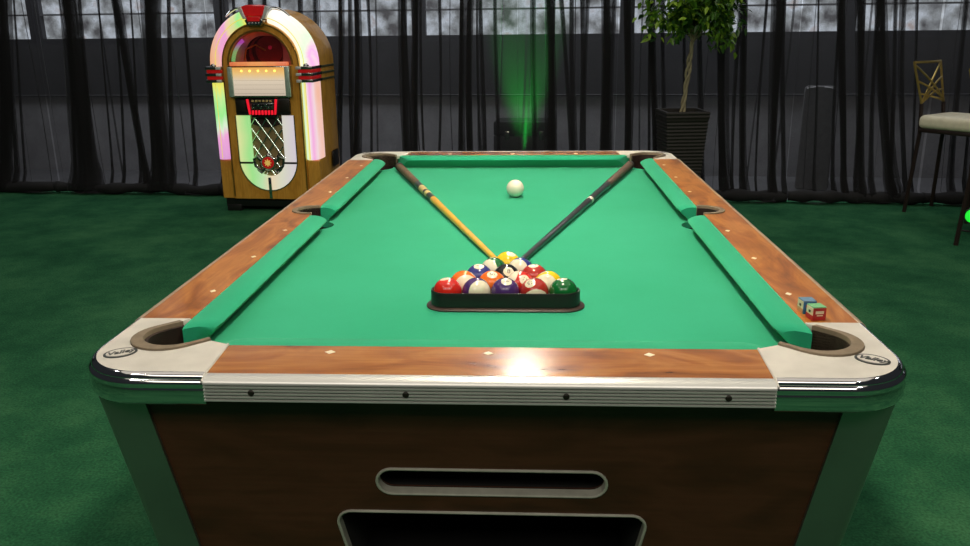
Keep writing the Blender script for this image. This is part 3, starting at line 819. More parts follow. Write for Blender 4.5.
# ------------------------------------------------------------------ chalk cubes
plain('paper_red', (0.42, 0.018, 0.016), 0.6); plain('paper_white', (0.70, 0.62, 0.42), 0.6); plain('chalk_green', (0.16, 0.42, 0.20), 0.95); plain('chalk_blue', (0.12, 0.22, 0.32), 0.95)
plain('paper_orange', (0.60, 0.30, 0.13), 0.6)
plain('paper_blue', (0.04, 0.16, 0.36), 0.6)
def chalk(x, y, rz, label, front, left, top, band):
    s = 0.0118; h = 0.0236
    t = thing('chalk_cube', label, 'chalk', (x, y, RT), rz, 'chalk cubes on the rail')
    # body with a hollowed top
    bm = bmesh.new(); bbox(bm, -s, s, -s, s, 0, h - 0.001, 0.0006, 1); obj('block', bm, left, t)
    rings = [(s * .98, 0.0), (s * .98, 0.0012), (s * .80, 0.0014), (s * .45, 0.0004), (0.0, 0.0001)]
    Vv = []; Ff = []
    for rr, zz in rings[:-1]:
        for cx, cy in ((-1, -1), (1, -1), (1, 1), (-1, 1)): Vv.append((cx * rr, cy * rr, h - 0.0012 + zz))
    for i in range(3):
        for k in range(4): Ff.append((i * 4 + k, i * 4 + (k + 1) % 4, i * 4 + 4 + (k + 1) % 4, i * 4 + 4 + k))
    Ff.append((12, 13, 14, 15)); Ff.append((0, 1, 2, 3))
    raw('chalk_top', Vv, Ff, top, t)
    fr = box('wrapper', -s + .0003, s - .0003, -s - 0.0006, -s + 0.001, 0.0004, h - 0.0014, front, t)
    box('print', -s * .62, s * .62, -s - 0.0009, -s - 0.0005, h * .50, h * .72, 'paper_white' if front == 'paper_red' else 'paper_red', fr)
    box('print', -s * .40, s * .50, -s - 0.0009, -s - 0.0005, h * .34, h * .42, 'paper_white' if front == 'paper_red' else 'paper_red', fr)
    sd = box('wrapper', -s - 0.0006, -s + 0.001, -s + .0003, s - .0003, 0.0004, h * .38, band, t)
    box('print', -s - 0.0009, -s - 0.0004, -s * .3, s * .2, h * .52, h * .70, 'number_ink', sd)
    return t
chalk(0.5570, -0.887, math.radians(9), 'chalk cube with green top and red paper wrapper beside the casting', 'paper_red', 'paper_white', 'chalk_green', 'paper_red')
chalk(0.5520, -0.853, math.radians(6), 'chalk cube with grey-blue top and pale wrapper behind the red one', 'paper_blue', 'paper_white', 'chalk_blue', 'paper_orange')
# ------------------------------------------------------------------ jukebox
def glow(name, stops, axis, lo, hi, strength, streak_axis=0, streak=40.0, mixw=0.35, curve=None):
    """light-diffusing coloured plastic: colours run along one axis, with streaks across another"""
    m, nt, b, out = newmat(name)
    tc = N(nt, 'ShaderNodeTexCoord'); sp = N(nt, 'ShaderNodeSeparateXYZ'); nt.links.new(tc.outputs['Object'], sp.inputs[0])
    mr = N(nt, 'ShaderNodeMapRange'); mr.inputs[1].default_value = lo; mr.inputs[2].default_value = hi
    nt.links.new(sp.outputs[axis], mr.inputs[0])
    sc = [4.0, 4.0, 4.0]; sc[streak_axis] = streak
    co = coords(nt, tuple(sc))
    nz = N(nt, 'ShaderNodeTexNoise'); nz.inputs['Scale'].default_value = 1.0; nz.inputs['Detail'].default_value = 2
    nt.links.new(co, nz.inputs['Vector'])
    ad = N(nt, 'ShaderNodeMath', operation='MULTIPLY_ADD'); nt.links.new(nz.outputs['Fac'], ad.inputs[0]); ad.inputs[1].default_value = mixw
    sb = N(nt, 'ShaderNodeMath', operation='SUBTRACT'); nt.links.new(mr.outputs[0], sb.inputs[0]); sb.inputs[1].default_value = mixw / 2
    nt.links.new(sb.outputs[0], ad.inputs[2])
    r = ramp(nt, stops); nt.links.new(ad.outputs[0], r.inputs[0])
    b.inputs['Base Color'].default_value = (0.25, 0.25, 0.25, 1); b.inputs['Roughness'].default_value = 0.25
    nt.links.new(r.outputs[0], b.inputs['Emission Color']); b.inputs['Emission Strength'].default_value = strength
    return m
GRN, PNK, YEL, ORG, WHT, CRM = (0.35, 1.0, 0.30), (1.0, 0.42, 0.80), (1.0, 0.95, 0.15), (1.0, 0.42, 0.16), (1.0, 0.97, 0.90), (1.0, 0.88, 0.62)
glow('tube_left', [(0.0, (0.8, 0.35, 0.75)), (0.30, PNK), (0.42, (0.8, 1.0, 0.75)), (0.62, GRN), (0.85, (0.6, 1.0, 0.35)), (1.0, YEL)], 2, 0.39, 0.93, 0.80)
glow('tube_right', [(0.0, (0.5, 1.0, 0.45)), (0.22, (0.85, 1.0, 0.75)), (0.34, YEL), (0.42, (1.0, 0.85, 0.9)), (0.65, PNK), (0.85, (1.0, 0.75, 0.8)), (1.0, ORG)], 0, 0.28, 0.385, 0.85, 2, 3.0, 0.12)
glow('arch_left', [(0.0, ORG), (0.22, (1.0, 0.55, 0.35)), (0.42, PNK), (0.55, (1.0, 0.8, 0.4)), (0.72, GRN), (0.86, YEL), (1.0, (1.0, 0.8, 0.6))], 0, -0.40, -0.03, 0.80, 0, 16.0, 0.30)
glow('arch_right', [(0.0, (1.0, 0.86, 0.5)), (0.3, WHT), (0.62, (1.0, 0.95, 0.75)), (0.80, (0.75, 1.0, 0.65)), (0.92, PNK), (1.0, (1.0, 0.8, 0.7))], 0, 0.03, 0.40, 1.05, 2, 14.0, 0.22)
glow('grille_glow', [(0.0, (0.9, 0.95, 0.40)), (0.20, (0.40, 0.95, 0.30)), (0.36, (0.60, 0.95, 0.50)), (0.5, (1.0, 0.80, 0.52)), (0.7, (0.85, 0.85, 0.66)), (1.0, (0.80, 0.70, 0.82))], 0, -0.22, 0.22, 0.72, 2, 5.0, 0.16)
glow('title_glow', [(0.0, (0.62, 0.50, 0.38)), (0.55, (0.85, 0.70, 0.52)), (0.80, (1.0, 0.62, 0.20)), (1.0, (1.0, 0.45, 0.06))], 2, 0.85, 1.05, 0.75, 0, 60, 0.10)
glow('orange_strip', [(0.0, (0.85, 0.16, 0.03)), (0.5, (1.0, 0.36, 0.08)), (1.0, (0.9, 0.15, 0.05))], 0, -0.21, 0.21, 0.75, 0, 30, 0.5)
glow('record_bay', [(0.0, (0.05, 0.008, 0.006)), (0.45, (0.16, 0.018, 0.014)), (0.7, (0.05, 0.006, 0.01)), (1.0, (0.32, 0.05, 0.01))], 2, 1.04, 1.29, 0.6, 0, 9, 0.8)
glow('edge_green', [(0.0, (0.1, 1.0, 0.25)), (0.6, (0.3, 0.9, 0.3)), (1.0, (0.55, 0.1, 0.9))], 2, 1.06, 1.22, 0.7, 2, 8, 0.2)
plain('red_plastic', (0.50, 0.012, 0.012), 0.2, coat=0.3, emit=(0.5, 0.01, 0.01), estr=0.35)
plain('key_red', (0.7, 0.01, 0.02), 0.3, emit=(0.9, 0.01, 0.03), estr=0.8)
plain('bulb_orange', (1, 0.6, 0.1), 0.3, emit=(1.0, 0.62, 0.08), estr=3.0)
plain('rib_yellow', (0.8, 0.6, 0.1), 0.3, emit=(1.0, 0.85, 0.1), estr=0.6)
plain('satin', (0.80, 0.82, 0.80), 0.45, 0.35)
plain('gold_trim', (0.45, 0.26, 0.06), 0.3, 0.8)
plain('dark_chrome', (0.40, 0.42, 0.38), 0.2, 1.0)
plain('grille_cloth', (0.30, 0.23, 0.10), 0.9, var=0.3, scale=90)
plain('green_chrome', (0.60, 0.74, 0.66), 0.25, 0.9)
plain('satin_green', (0.50, 0.66, 0.56), 0.4, 0.4)
plain('band_green', (0.10, 0.12, 0.06), 0.4, 0.5)
plain('star_yellow', (0.9, 0.62, 0.12), 0.4, emit=(0.9, 0.6, 0.15), estr=0.4)
plain('record_dark', (0.05, 0.012, 0.012), 0.25); plain('record_maroon', (0.16, 0.02, 0.018), 0.3); plain('label_pink', (0.7, 0.05, 0.2), 0.4)
def tinted(name, col):
    m, nt, b, out = newmat(name)
    tr = N(nt, 'ShaderNodeBsdfTransparent'); tr.inputs[0].default_value = (*col, 1)
    gl = N(nt, 'ShaderNodeBsdfGlossy'); gl.inputs['Roughness'].default_value = 0.08
    mx = N(nt, 'ShaderNodeMixShader'); mx.inputs[0].default_value = 0.06
    nt.links.new(tr.outputs[0], mx.inputs[1]); nt.links.new(gl.outputs[0], mx.inputs[2]); nt.links.new(mx.outputs[0], out.inputs[0])
tinted('bay_glass', (0.95, 0.75, 0.75))
J = thing('jukebox', 'glowing arched retro jukebox in honey wood with bubble tubes', 'jukebox', (-1.808, 3.640, 0.0), math.radians(-4.0))
J.scale = (1, 1, 0.985)
XZ = Matrix.Rotation(PI / 2, 4, 'X')
def jf(name, outlines, y0, y1, mat, parent=J, bevel=0.0, smooth=None):
    return flat(name, outlines, -y1, -y0, mat, parent, bevel=bevel, M=XZ, smooth=smooth)
ZC, RO = 1.075, 0.376
def arch_outline(hw, zb, r=None, n=28):
    r = r or hw
    return [(-hw, zb)] + [(hw, zb)] + arc(0, ZC, r, 0, 180, n)
cab = jf('cabinet', [arch_outline(RO, 0.10)], 0.045, 0.50, 'juke_wood', J, bevel=0.006, smooth=35)
jf('back_door', [arch_outline(RO - 0.05, 0.14)], 0.497, 0.508, 'juke_wood', cab)
# front panel with window and grille openings
GH = 0.215
gr_out = [(-GH, 0.712), (-GH, 0.395)] + [(GH * math.cos(math.radians(a)), 0.395 + 0.230 * math.sin(math.radians(a))) for a in range(190, 360, 10)] + [(GH, 0.395), (GH, 0.712)]
win = [(0.225 * math.cos(math.radians(a)), ZC - 0.01 + 0.228 * math.sin(math.radians(a))) for a in range(0, 181, 8)]
pn = jf('front_panel', [arch_outline(0.281, 0.10), gr_out, win], 0.0, 0.060, 'juke_wood', J, bevel=0.003, smooth=35)
for s in (-1, 1):
    jf('lower_corner', [rounded_poly([(s * 0.283, 0.10), (s * 0.374, 0.10), (s * 0.374, 0.388), (s * 0.283, 0.388)], 0.008)], 0.012, 0.06, 'juke_wood', J, bevel=0.006, smooth=35)
# gold rings round the window
for r1, r0, y, mt in ((0.280, 0.271, -0.006, 'gold_trim'), (0.238, 0.224, -0.010, 'gold_trim')):
    pts = arc(0, ZC - 0.005, r1, 0, 180, 30) + arc(0, ZC - 0.005, r0, 180, 0, 30)
    jf('window_ring', [pts], y, 0.03, mt, pn, bevel=0.002, smooth=40)
for s in (-1, 1):
    jf('edge_moulding', [[(s * 0.271, 0.12), (s * 0.280, 0.12), (s * 0.280, ZC), (s * 0.271, ZC)]], -0.006, 0.03, 'gold_trim', pn)
# record bay behind the window
bay = jf('record_bay', [[(0.235 * math.cos(math.radians(a)), ZC - 0.012 + 0.24 * math.sin(math.radians(a))) for a in range(0, 181, 8)]], 0.0445, 0.0449, 'record_bay', J)
jf('window_glass', [win], 0.004, 0.007, 'bay_glass', J)
pts = [(0.216 * math.cos(math.radians(a)), ZC - 0.01 + 0.220 * math.sin(math.radians(a))) for a in range(125, 178, 6)]
pts2 = [(0.192 * math.cos(math.radians(a)), ZC - 0.01 + 0.196 * math.sin(math.radians(a))) for a in range(173, 124, -6)]
jf('neon_edge', [pts + pts2], 0.012, 0.022, 'edge_green', bay)
# stacked records and pick-up arm in the bay
for k in range(4):
    V, F = lathe_geo([(0.0, 0.0), (0.135 - k * 0.012, 0.0), (0.135 - k * 0.012, 0.004), (0.0, 0.004)], 32)
    R = Matrix.Translation((0.02 + 0.015 * k, 0.040 - 0.006 * k, ZC + 0.055 + 0.012 * k)) @ Matrix.Rotation(PI / 2 , 4, 'X')
    raw('record', [R @ Vector(v) for v in V], F, 'record_dark' if k % 2 == 0 else 'record_maroon', bay, auto=40)
V, F = lathe_geo([(0.0, 0.0), (0.014, 0.0), (0.014, 0.003), (0.0, 0.003)], 20)
R = Matrix.Translation((0.075, 0.014, ZC + 0.11)) @ Matrix.Rotation(PI / 2, 4, 'X')
raw('record_label', [R @ Vector(v) for v in V], F, 'label_pink', bay)
tube('pickup_arm', [(-0.12, 0.016, ZC + 0.02), (-0.10, 0.014, ZC + 0.10), (-0.03, 0.014, ZC + 0.13), (0.04, 0.014, ZC + 0.09)], 0.006, 'gold_trim', bay)
# light tubes
def tube_strip(name, stations, hw, dep, mat, parent=J, sgn=1):
    """stations: (x, z, nx, nz), n pointing outward; section bulges in front and wraps back round the cabinet corner"""
    sec = [(-hw, 0.050), (-hw, 0.028)]
    for k in range(1, 10):
        t = PI * k / 11
        sec.append((-math.cos(t) * hw, 0.030 - dep * math.sin(t) ** 0.8))
    sec += [(hw * 1.04, 0.020), (hw * 1.10, 0.055), (hw * 1.12, 0.10), (hw * 1.08, 0.150), (hw * 0.9, 0.155), (hw * 0.9, 0.05)]
    n = len(sec); V = []; F = []
    for x, z, nx, nz in stations:
        for o, y in sec: V.append((x + nx * o, y, z + nz * o))
    L = len(stations)
    for i in range(L - 1):
        for k in range(n): F.append((i * n + k, i * n + (k + 1) % n, (i + 1) * n + (k + 1) % n, (i + 1) * n + k))
    F += [tuple(range(n)), tuple(range((L - 1) * n, L * n))]
    return raw(name, V, F, mat, parent, auto=50)
RM, HW = 0.328, 0.045
for s, nm in ((-1, 'tube_left'), (1, 'tube_right')):
    lt = tube_strip('light_column', [(s * RM, z, s, 0) for z in (0.395, 0.6, 0.8, 0.945)], HW, 0.050, nm)
    for off in (-0.15,):
        tube('tube_rib', [(s * RM + off * HW, 0.050 - 0.018 - 0.05 * (1 - off * off) ** 0.4 - 0.001, z) for z in (0.40, 0.94)], 0.003, 'rib_yellow', lt, n=5)
    a_ = [(s * RM * math.cos(math.radians(a)), ZC + RM * math.sin(math.radians(a)), s * math.cos(math.radians(a)) * s if False else math.cos(math.radians(a)) * s, math.sin(math.radians(a))) for a in range(0, 80, 5)]
    st = [(s * RM, 1.058, s, 0)] + a_
    la = tube_strip('light_arch', st, HW, 0.050, 'arch_left' if s < 0 else 'arch_right')
    tube('tube_rib', [(x - nx * 0.008, -0.019, z - nz * 0.008) for x, z, nx, nz in st], 0.003, 'rib_yellow', la, n=5)
    # chrome and red bands
    for k in range(5):
        z0 = 0.946 + k * 0.0225
        red = k % 2 == 1
        d = -0.040 if red else -0.052
        x0, x1 = (0.281, 0.382) if red else (0.275, 0.388)
        bnd = box('red_band' if red else 'chrome_band', min(s * x0, s * x1), max(s * x0, s * x1), d, 0.165, z0, z0 + 0.0215, 'red_plastic' if red else 'dark_chrome', J, bevel=0.004)
        if not red:
            box('chrome_tip', min(s * 0.270, s * 0.308), max(s * 0.270, s * 0.308), d - 0.006, d + 0.01, z0 + 0.001, z0 + 0.0205, 'satin', bnd, bevel=0.003)
            box('side_strip', min(s * 0.370, s * 0.382), max(s * 0.370, s * 0.382), 0.055, 0.495, z0 + 0.004, z0 + 0.018, 'band_green', bnd, bevel=0.002)
    V, F = lathe_geo([(0.0, 0.0), (0.022, 0.0), (0.020, 0.012), (0.010, 0.022), (0.0, 0.025)], 14, (s * 0.335, -0.018, 1.056))
    raw('finial', V, F, 'chrome', J, smooth=True)
# crown
cr = jf('crown', [[(-0.064, 1.398), (0.064, 1.398), (0.085, 1.462), (0.05, 1.472), (-0.05, 1.472), (-0.085, 1.462)]], -0.050, 0.03, 'red_plastic', J, bevel=0.008, smooth=40)
for s in (-1, 1):
    jf('crown_wing', [[(s * 0.050, 1.376), (s * 0.078, 1.380), (s * 0.114, 1.456), (s * 0.086, 1.464), (s * 0.062, 1.398)]], -0.054, 0.03, 'satin', cr, bevel=0.004)
    tube('crown_scroll', [(s * 0.10, 0.02, 1.452), (s * 0.15, 0.02, 1.450), (s * 0.19, 0.02, 1.430), (s * 0.23, 0.02, 1.396)], [0.010, 0.008, 0.009, 0.005], 'chrome', cr)
jf('crown_base', [[(-0.050, 1.334), (0.050, 1.334), (0.066, 1.368), (0.05, 1.380), (-0.05, 1.380), (-0.066, 1.368)]], -0.056, 0.02, 'dark_chrome', cr, bevel=0.004, smooth=40)
jf('crown_gem', [[(-0.042, 1.362), (0.042, 1.362), (0.048, 1.394), (-0.048, 1.394)]], -0.066, -0.04, 'red_plastic', cr, bevel=0.005)
for k in range(4):
    box('crown_stud', -0.042 + k * 0.023, -0.028 + k * 0.023, -0.064, -0.052, 1.341, 1.355, 'chrome', cr, bevel=0.003)
# title-strip holder
th = box('title_holder', -0.222, 0.222, -0.050, 0.0, 0.842, 1.062, 'dark_chrome', J, bevel=0.006)
box('title_cards', -0.186, 0.186, -0.0545, -0.048, 0.856, 1.052, 'title_glow', th)
box('orange_light', -0.205, 0.205, -0.054, 0.005, 1.062, 1.088, 'orange_strip', th, bevel=0.005)
for s in (-1, 1):
    box('holder_end', min(s * 0.188, s * 0.224), max(s * 0.188, s * 0.224), -0.060, -0.045, 0.848, 1.056, 'satin_green', th, bevel=0.006)
for x in (-0.12, -0.06, 0.0, 0.06, 0.12):
    bm = bmesh.new(); bmesh.ops.create_uvsphere(bm, u_segments=10, v_segments=8, radius=0.007)
    bmesh.ops.transform(bm, matrix=Matrix.Translation((x, -0.056, 1.028)), verts=bm.verts)
    obj('bulb', bm, 'bulb_orange', th, smooth=True)
for k in range(4):
    tube('card_rule', [(-0.18, -0.0548, 0.872 + k * 0.03), (0.18, -0.0548, 0.872 + k * 0.03)], 0.0006, 'wrap_tan', th, n=4)
# selector
sl = box('selector', -0.198, 0.198, -0.030, 0.0, 0.718, 0.836, 'black_plastic', J, bevel=0.005)
for s in (-1, 1):
    jf('red_bar', [[(s * 0.086, 0.723), (s * 0.098, 0.723), (s * 0.112, 0.830), (s * 0.098, 0.830)]], -0.044, -0.025, 'key_red', sl, bevel=0.002)
    box('coin_plate', min(s * 0.122, s * 0.190), max(s * 0.122, s * 0.190), -0.036, -0.026, 0.740, 0.823, 'screw_dark', sl, bevel=0.003)
box('key_panel', -0.082, 0.082, -0.034, -0.026, 0.760, 0.804, 'dark_chrome', sl, bevel=0.003)
for r_i in range(2):
    for k in range(8):
        box('key', -0.072 + k * 0.0185, -0.058 + k * 0.0185, -0.040, -0.032, 0.764 + r_i * 0.019, 0.778 + r_i * 0.019, 'black_plastic' if (k + r_i) % 3 else 'chrome', sl, bevel=0.002)
for k in range(7):
    box('red_key', -0.078 + k * 0.0235, -0.064 + k * 0.0235, -0.042, -0.028, 0.721, 0.752, 'key_red', sl, bevel=0.003)
for k in range(6):
    box('light_key', -0.075 + k * 0.026, -0.058 + k * 0.026, -0.036, -0.028, 0.811, 0.826, 'cue_decal', sl, bevel=0.002)
# grille
gin = [(-0.122, 0.707), (-0.122, 0.40)] + [(0.122 * math.cos(math.radians(a)), 0.40 + 0.132 * math.sin(math.radians(a))) for a in range(190, 360, 10)] + [(0.122, 0.40), (0.122, 0.707)]
gin2 = [(x, 0.712 if z > 0.69 else z) for x, z in gin]
G = jf('grille_surround', [gr_out + gin2[::-1]], 0.002, 0.05, 'grille_glow', J, bevel=0.004, smooth=40)
jf('grille_cloth', [gin], 0.034, 0.044, 'grille_cloth', G)
V, F = sweep_geo([(x, z) for x, z in gr_out], [(0.0, 0.0)] * 1 + [(0.004, 0.0), (0.004, 0.006), (-0.002, 0.008), (-0.002, 0.0)])
raw('grille_edge', [(v[0], -v[2] + 0.0005, v[1]) for v in V], F, 'dark_chrome', G, auto=40)
# diagonal lattice
def clip(p, q):
    """clip a bar to the grille opening"""
    pts = []
    for i in range(41):
        t = i / 40; x = p[0] + (q[0] - p[0]) * t; z = p[1] + (q[1] - p[1]) * t
        ins = abs(x) < 0.120 and z < 0.705 and (z > 0.40 or (x / 0.120) ** 2 + ((z - 0.40) / 0.130) ** 2 < 1)
        if ins: pts.append((x, z))
    return pts
for s in (-1, 1):
    for k in range(-4, 5):
        c = k * 0.082
        pp = clip((s * (-0.20) + s * c, 0.74), (s * 0.14 + s * c, 0.24))
        if len(pp) > 3:
            tube('lattice_bar', [(pp[0][0], 0.022, pp[0][1]), (pp[-1][0], 0.022, pp[-1][1])], 0.0048, 'chrome' if s < 0 else 'green_chrome', G, n=6)
box('grille_cap', -0.095, 0.095, -0.008, 0.03, 0.697, 0.715, 'black_plastic', G, bevel=0.003)
jf('cap_arch', [[(-0.118, 0.688), (-0.118, 0.655), (-0.06, 0.632), (0, 0.625), (0.06, 0.632), (0.118, 0.655), (0.118, 0.688)]], 0.026, 0.033, 'pocket_brown', G)
for s in (-1, 1):
    box('cross_bar', min(s * 0.118, s * 0.214), max(s * 0.118, s * 0.214), -0.006, 0.012, 0.362, 0.376, 'screw_dark', G, bevel=0.002)
    tube('scroll', [(s * 0.055, 0.012, 0.38), (s * 0.085, 0.008, 0.415), (s * 0.112, 0.010, 0.395), (s * 0.105, 0.010, 0.345), (s * 0.070, 0.008, 0.318), (s * 0.035, 0.010, 0.315)], [0.010, 0.012, 0.010, 0.012, 0.011, 0.008], 'dark_chrome', G)
    tube('scroll', [(s * 0.035, 0.012, 0.31), (s * 0.06, 0.010, 0.292), (s * 0.095, 0.012, 0.318)], [0.008, 0.011, 0.007], 'chrome', G)
def disc(name, r, y0, y1, mat, par, z=0.372):
    V, F = lathe_geo([(0.0, 0.0), (r, 0.0), (r, y1 - y0 - 0.003), (r - 0.003, y1 - y0), (0, y1 - y0)], 28)
    R = Matrix.Translation((0, y1, z)) @ Matrix.Rotation(PI / 2, 4, 'X')
    return raw(name, [R @ Vector(v) for v in V], F, mat, par, auto=40)
md = disc('medallion', 0.056, -0.012, 0.02, 'chrome', G)
disc('medallion_face', 0.044, -0.018, -0.010, 'red_plastic', md)
star = []
for i in range(16):
    rr = 0.030 if i % 2 == 0 else 0.015
    star.append((rr * math.cos(2 * PI * i / 16), 0.372 + rr * math.sin(2 * PI * i / 16)))
jf('star', [star], -0.022, -0.016, 'star_yellow', md)
box('centre_strip', -0.012, 0.012, -0.010, 0.01, 0.105, 0.262, 'chrome', J, bevel=0.004)
# plinth and side pull
box('plinth', -0.365, 0.365, 0.035, 0.48, 0.035, 0.10, 'black_plastic', J, bevel=0.005)
for sx in (-1, 1):
    for y0 in (0.03, 0.39):
        box('foot', min(sx * 0.25, sx * 0.36), max(sx * 0.25, sx * 0.36), y0, y0 + 0.10, 0.0, 0.05, 'black_plastic', J, bevel=0.006)
box('side_pull', 0.384, 0.400, 0.28, 0.42, 0.30, 0.42, 'black_plastic', J, bevel=0.012)

# ------------------------------------------------------------------ potted ficus
plain('wicker', (0.014, 0.012, 0.009), 0.55, var=0.35, scale=70)
plain('bark', (0.30, 0.27, 0.16), 0.8, var=0.25, scale=25, bump=0.4, bscale=60)
plain('soil', (0.02, 0.015, 0.01), 1.0)
def leaf_mat():
    m, nt, b, out = newmat('leaf')
    geo = N(nt, 'ShaderNodeNewGeometry')
    r = ramp(nt, [(0.0, (0.015, 0.06, 0.008)), (0.45, (0.06, 0.18, 0.014)), (0.80, (0.17, 0.34, 0.02)), (1.0, (0.30, 0.48, 0.04))])
    nt.links.new(geo.outputs['Random Per Island'], r.inputs[0]); nt.links.new(r.outputs[0], b.inputs['Base Color'])
    b.inputs['Roughness'].default_value = 0.4
leaf_mat()
FX, FY = 1.130, 3.66
Pn = thing('potted_ficus', 'ficus tree with braided trunk in a tall dark woven planter', 'potted plant', (FX, FY, 0), math.radians(6))
V = []; F = []
rowsN = 30; H0 = 0.72
ring_n = 4
for i in range(rowsN * 2 + 1):
    z = H0 * i / (rowsN * 2); hw = 0.100 + 0.045 * z / H0 + (0.004 if i % 2 else 0.0)
    if z > H0 - 0.05: hw += 0.004
    for cx, cy in ((-1, -1), (1, -1), (1, 1), (-1, 1)): V.append((cx * hw, cy * hw, z))
for i in range(rowsN * 2):
    for k in range(4): F.append((i * 4 + k, i * 4 + (k + 1) % 4, i * 4 + 4 + (k + 1) % 4, i * 4 + 4 + k))
F.append((0, 1, 2, 3)); top = rowsN * 8
b0 = len(V)
for hw, z in ((0.132, H0), (0.129, H0 - 0.05)):
    for cx, cy in ((-1, -1), (1, -1), (1, 1), (-1, 1)): V.append((cx * hw, cy * hw, z))
for k in range(4):
    F.append((top + k, top + (k + 1) % 4, b0 + (k + 1) % 4, b0 + k)); F.append((b0 + k, b0 + (k + 1) % 4, b0 + 4 + (k + 1) % 4, b0 + 4 + k))
pl = raw('planter', V, F, 'wicker', Pn)
box('soil', -0.127, 0.127, -0.127, 0.127, H0 - 0.08, H0 - 0.045, 'soil', Pn)
rnd = random.Random(5)
for k in range(3):
    pts = []
    for i in range(29):
        t = i / 28; z = H0 - 0.06 + t * 0.52; a = 2 * PI * (k / 3 + t * 1.9); rr = 0.011 + 0.006 * math.sin(t * 11 + k)
        pts.append((rr * math.cos(a) + 0.045 * t, rr * math.sin(a), z))
    tube('trunk', pts, [0.0095 - 0.002 * i / 28 for i in range(29)], 'bark', Pn, n=7)
tips = []
for k in range(13):
    a = 2 * PI * k / 13 + rnd.uniform(-.2, .2); sp_ = rnd.uniform(0.10, 0.30); hh = rnd.uniform(0.18, 0.75)
    p0 = Vector((0.045, 0, H0 + 0.44 + rnd.uniform(0, .05))); p3 = Vector((0.045 + sp_ * math.cos(a) * 1.0, 0.75 * sp_ * math.sin(a), H0 + 0.46 + hh))
    mid = p0.lerp(p3, 0.45) + Vector((0.05 * math.cos(a), 0.05 * math.sin(a), -0.03))
    tube('branch', [p0, p0.lerp(mid, .5) + Vector((0, 0, .01)), mid, p3], [0.007, 0.005, 0.004, 0.002], 'bark', Pn, n=5)
    tips += [mid, p3]
V = []; F = []
def leaf(p, d, L):
    d = d.normalized(); s = d.cross(Vector((0, 0, 1)))
    s = (s.normalized() if s.length > 1e-3 else Vector((1, 0, 0))); nn = s.cross(d)
    roll_ = rnd.uniform(-.7, .7); s = (s * math.cos(roll_) + nn * math.sin(roll_)); nn = s.cross(d)
    b = len(V); W = L * 0.25
    for q in (p, p + d * L * .35 + s * W + nn * L * .05, p + d * L * .35 - nn * L * .02, p + d * L * .35 - s * W + nn * L * .05, p + d * L * .72 + s * W * .6 - nn * L * .02, p + d * L * .72 - s * W * .6 - nn * L * .02, p + d * L - nn * L * .10):
        V.append(q)
    F.extend([(b, b + 1, b + 2), (b, b + 2, b + 3), (b + 1, b + 4, b + 2), (b + 2, b + 5, b + 3), (b + 2, b + 4, b + 6), (b + 2, b + 6, b + 5)])
cl = []
for k in range(72):
    while True:
        q = Vector((rnd.uniform(-1, 1), rnd.uniform(-1, 1), rnd.uniform(-1, 1)))
        if 0.25 < q.length < 1: break
    cl.append(Vector((0.03 + q.x * 0.27, q.y * 0.24, H0 + 0.88 + q.z * 0.36)))
cl += [Vector((x * 0.9 + 0.01, y, H0 + z)) for x, y, z in ((-.23, -.05, .62), (-.26, 0, .57), (-.17, -.1, .60), (.22, -.1, .57), (.26, -.05, .52), (.29, 0, .60), (.24, -.08, .49), (.1, -.15, .64), (-.05, -.15, .64), (-.27, 0, .70), (.30, .02, .68), (.16, -.1, .60), (0, -.12, .70), (-.12, -.14, .68), (.18, -.15, .70))]
for c in cl:
    for j in range(36):
        o_ = Vector((rnd.gauss(0, .045), rnd.gauss(0, .04), rnd.gauss(0, .04)))
        d = Vector((rnd.gauss(0, 1), rnd.gauss(0, 1), rnd.uniform(-1.6, .3))) + (c - Vector((0.05, 0, H0 + .8))) * 1.5
        p = c + o_
        if p.y > 0.27: p.y = 0.27
        leaf(p, d, rnd.uniform(.045, .075))
fo = raw('foliage', V, F, 'leaf', Pn); fo['kind'] = 'stuff'

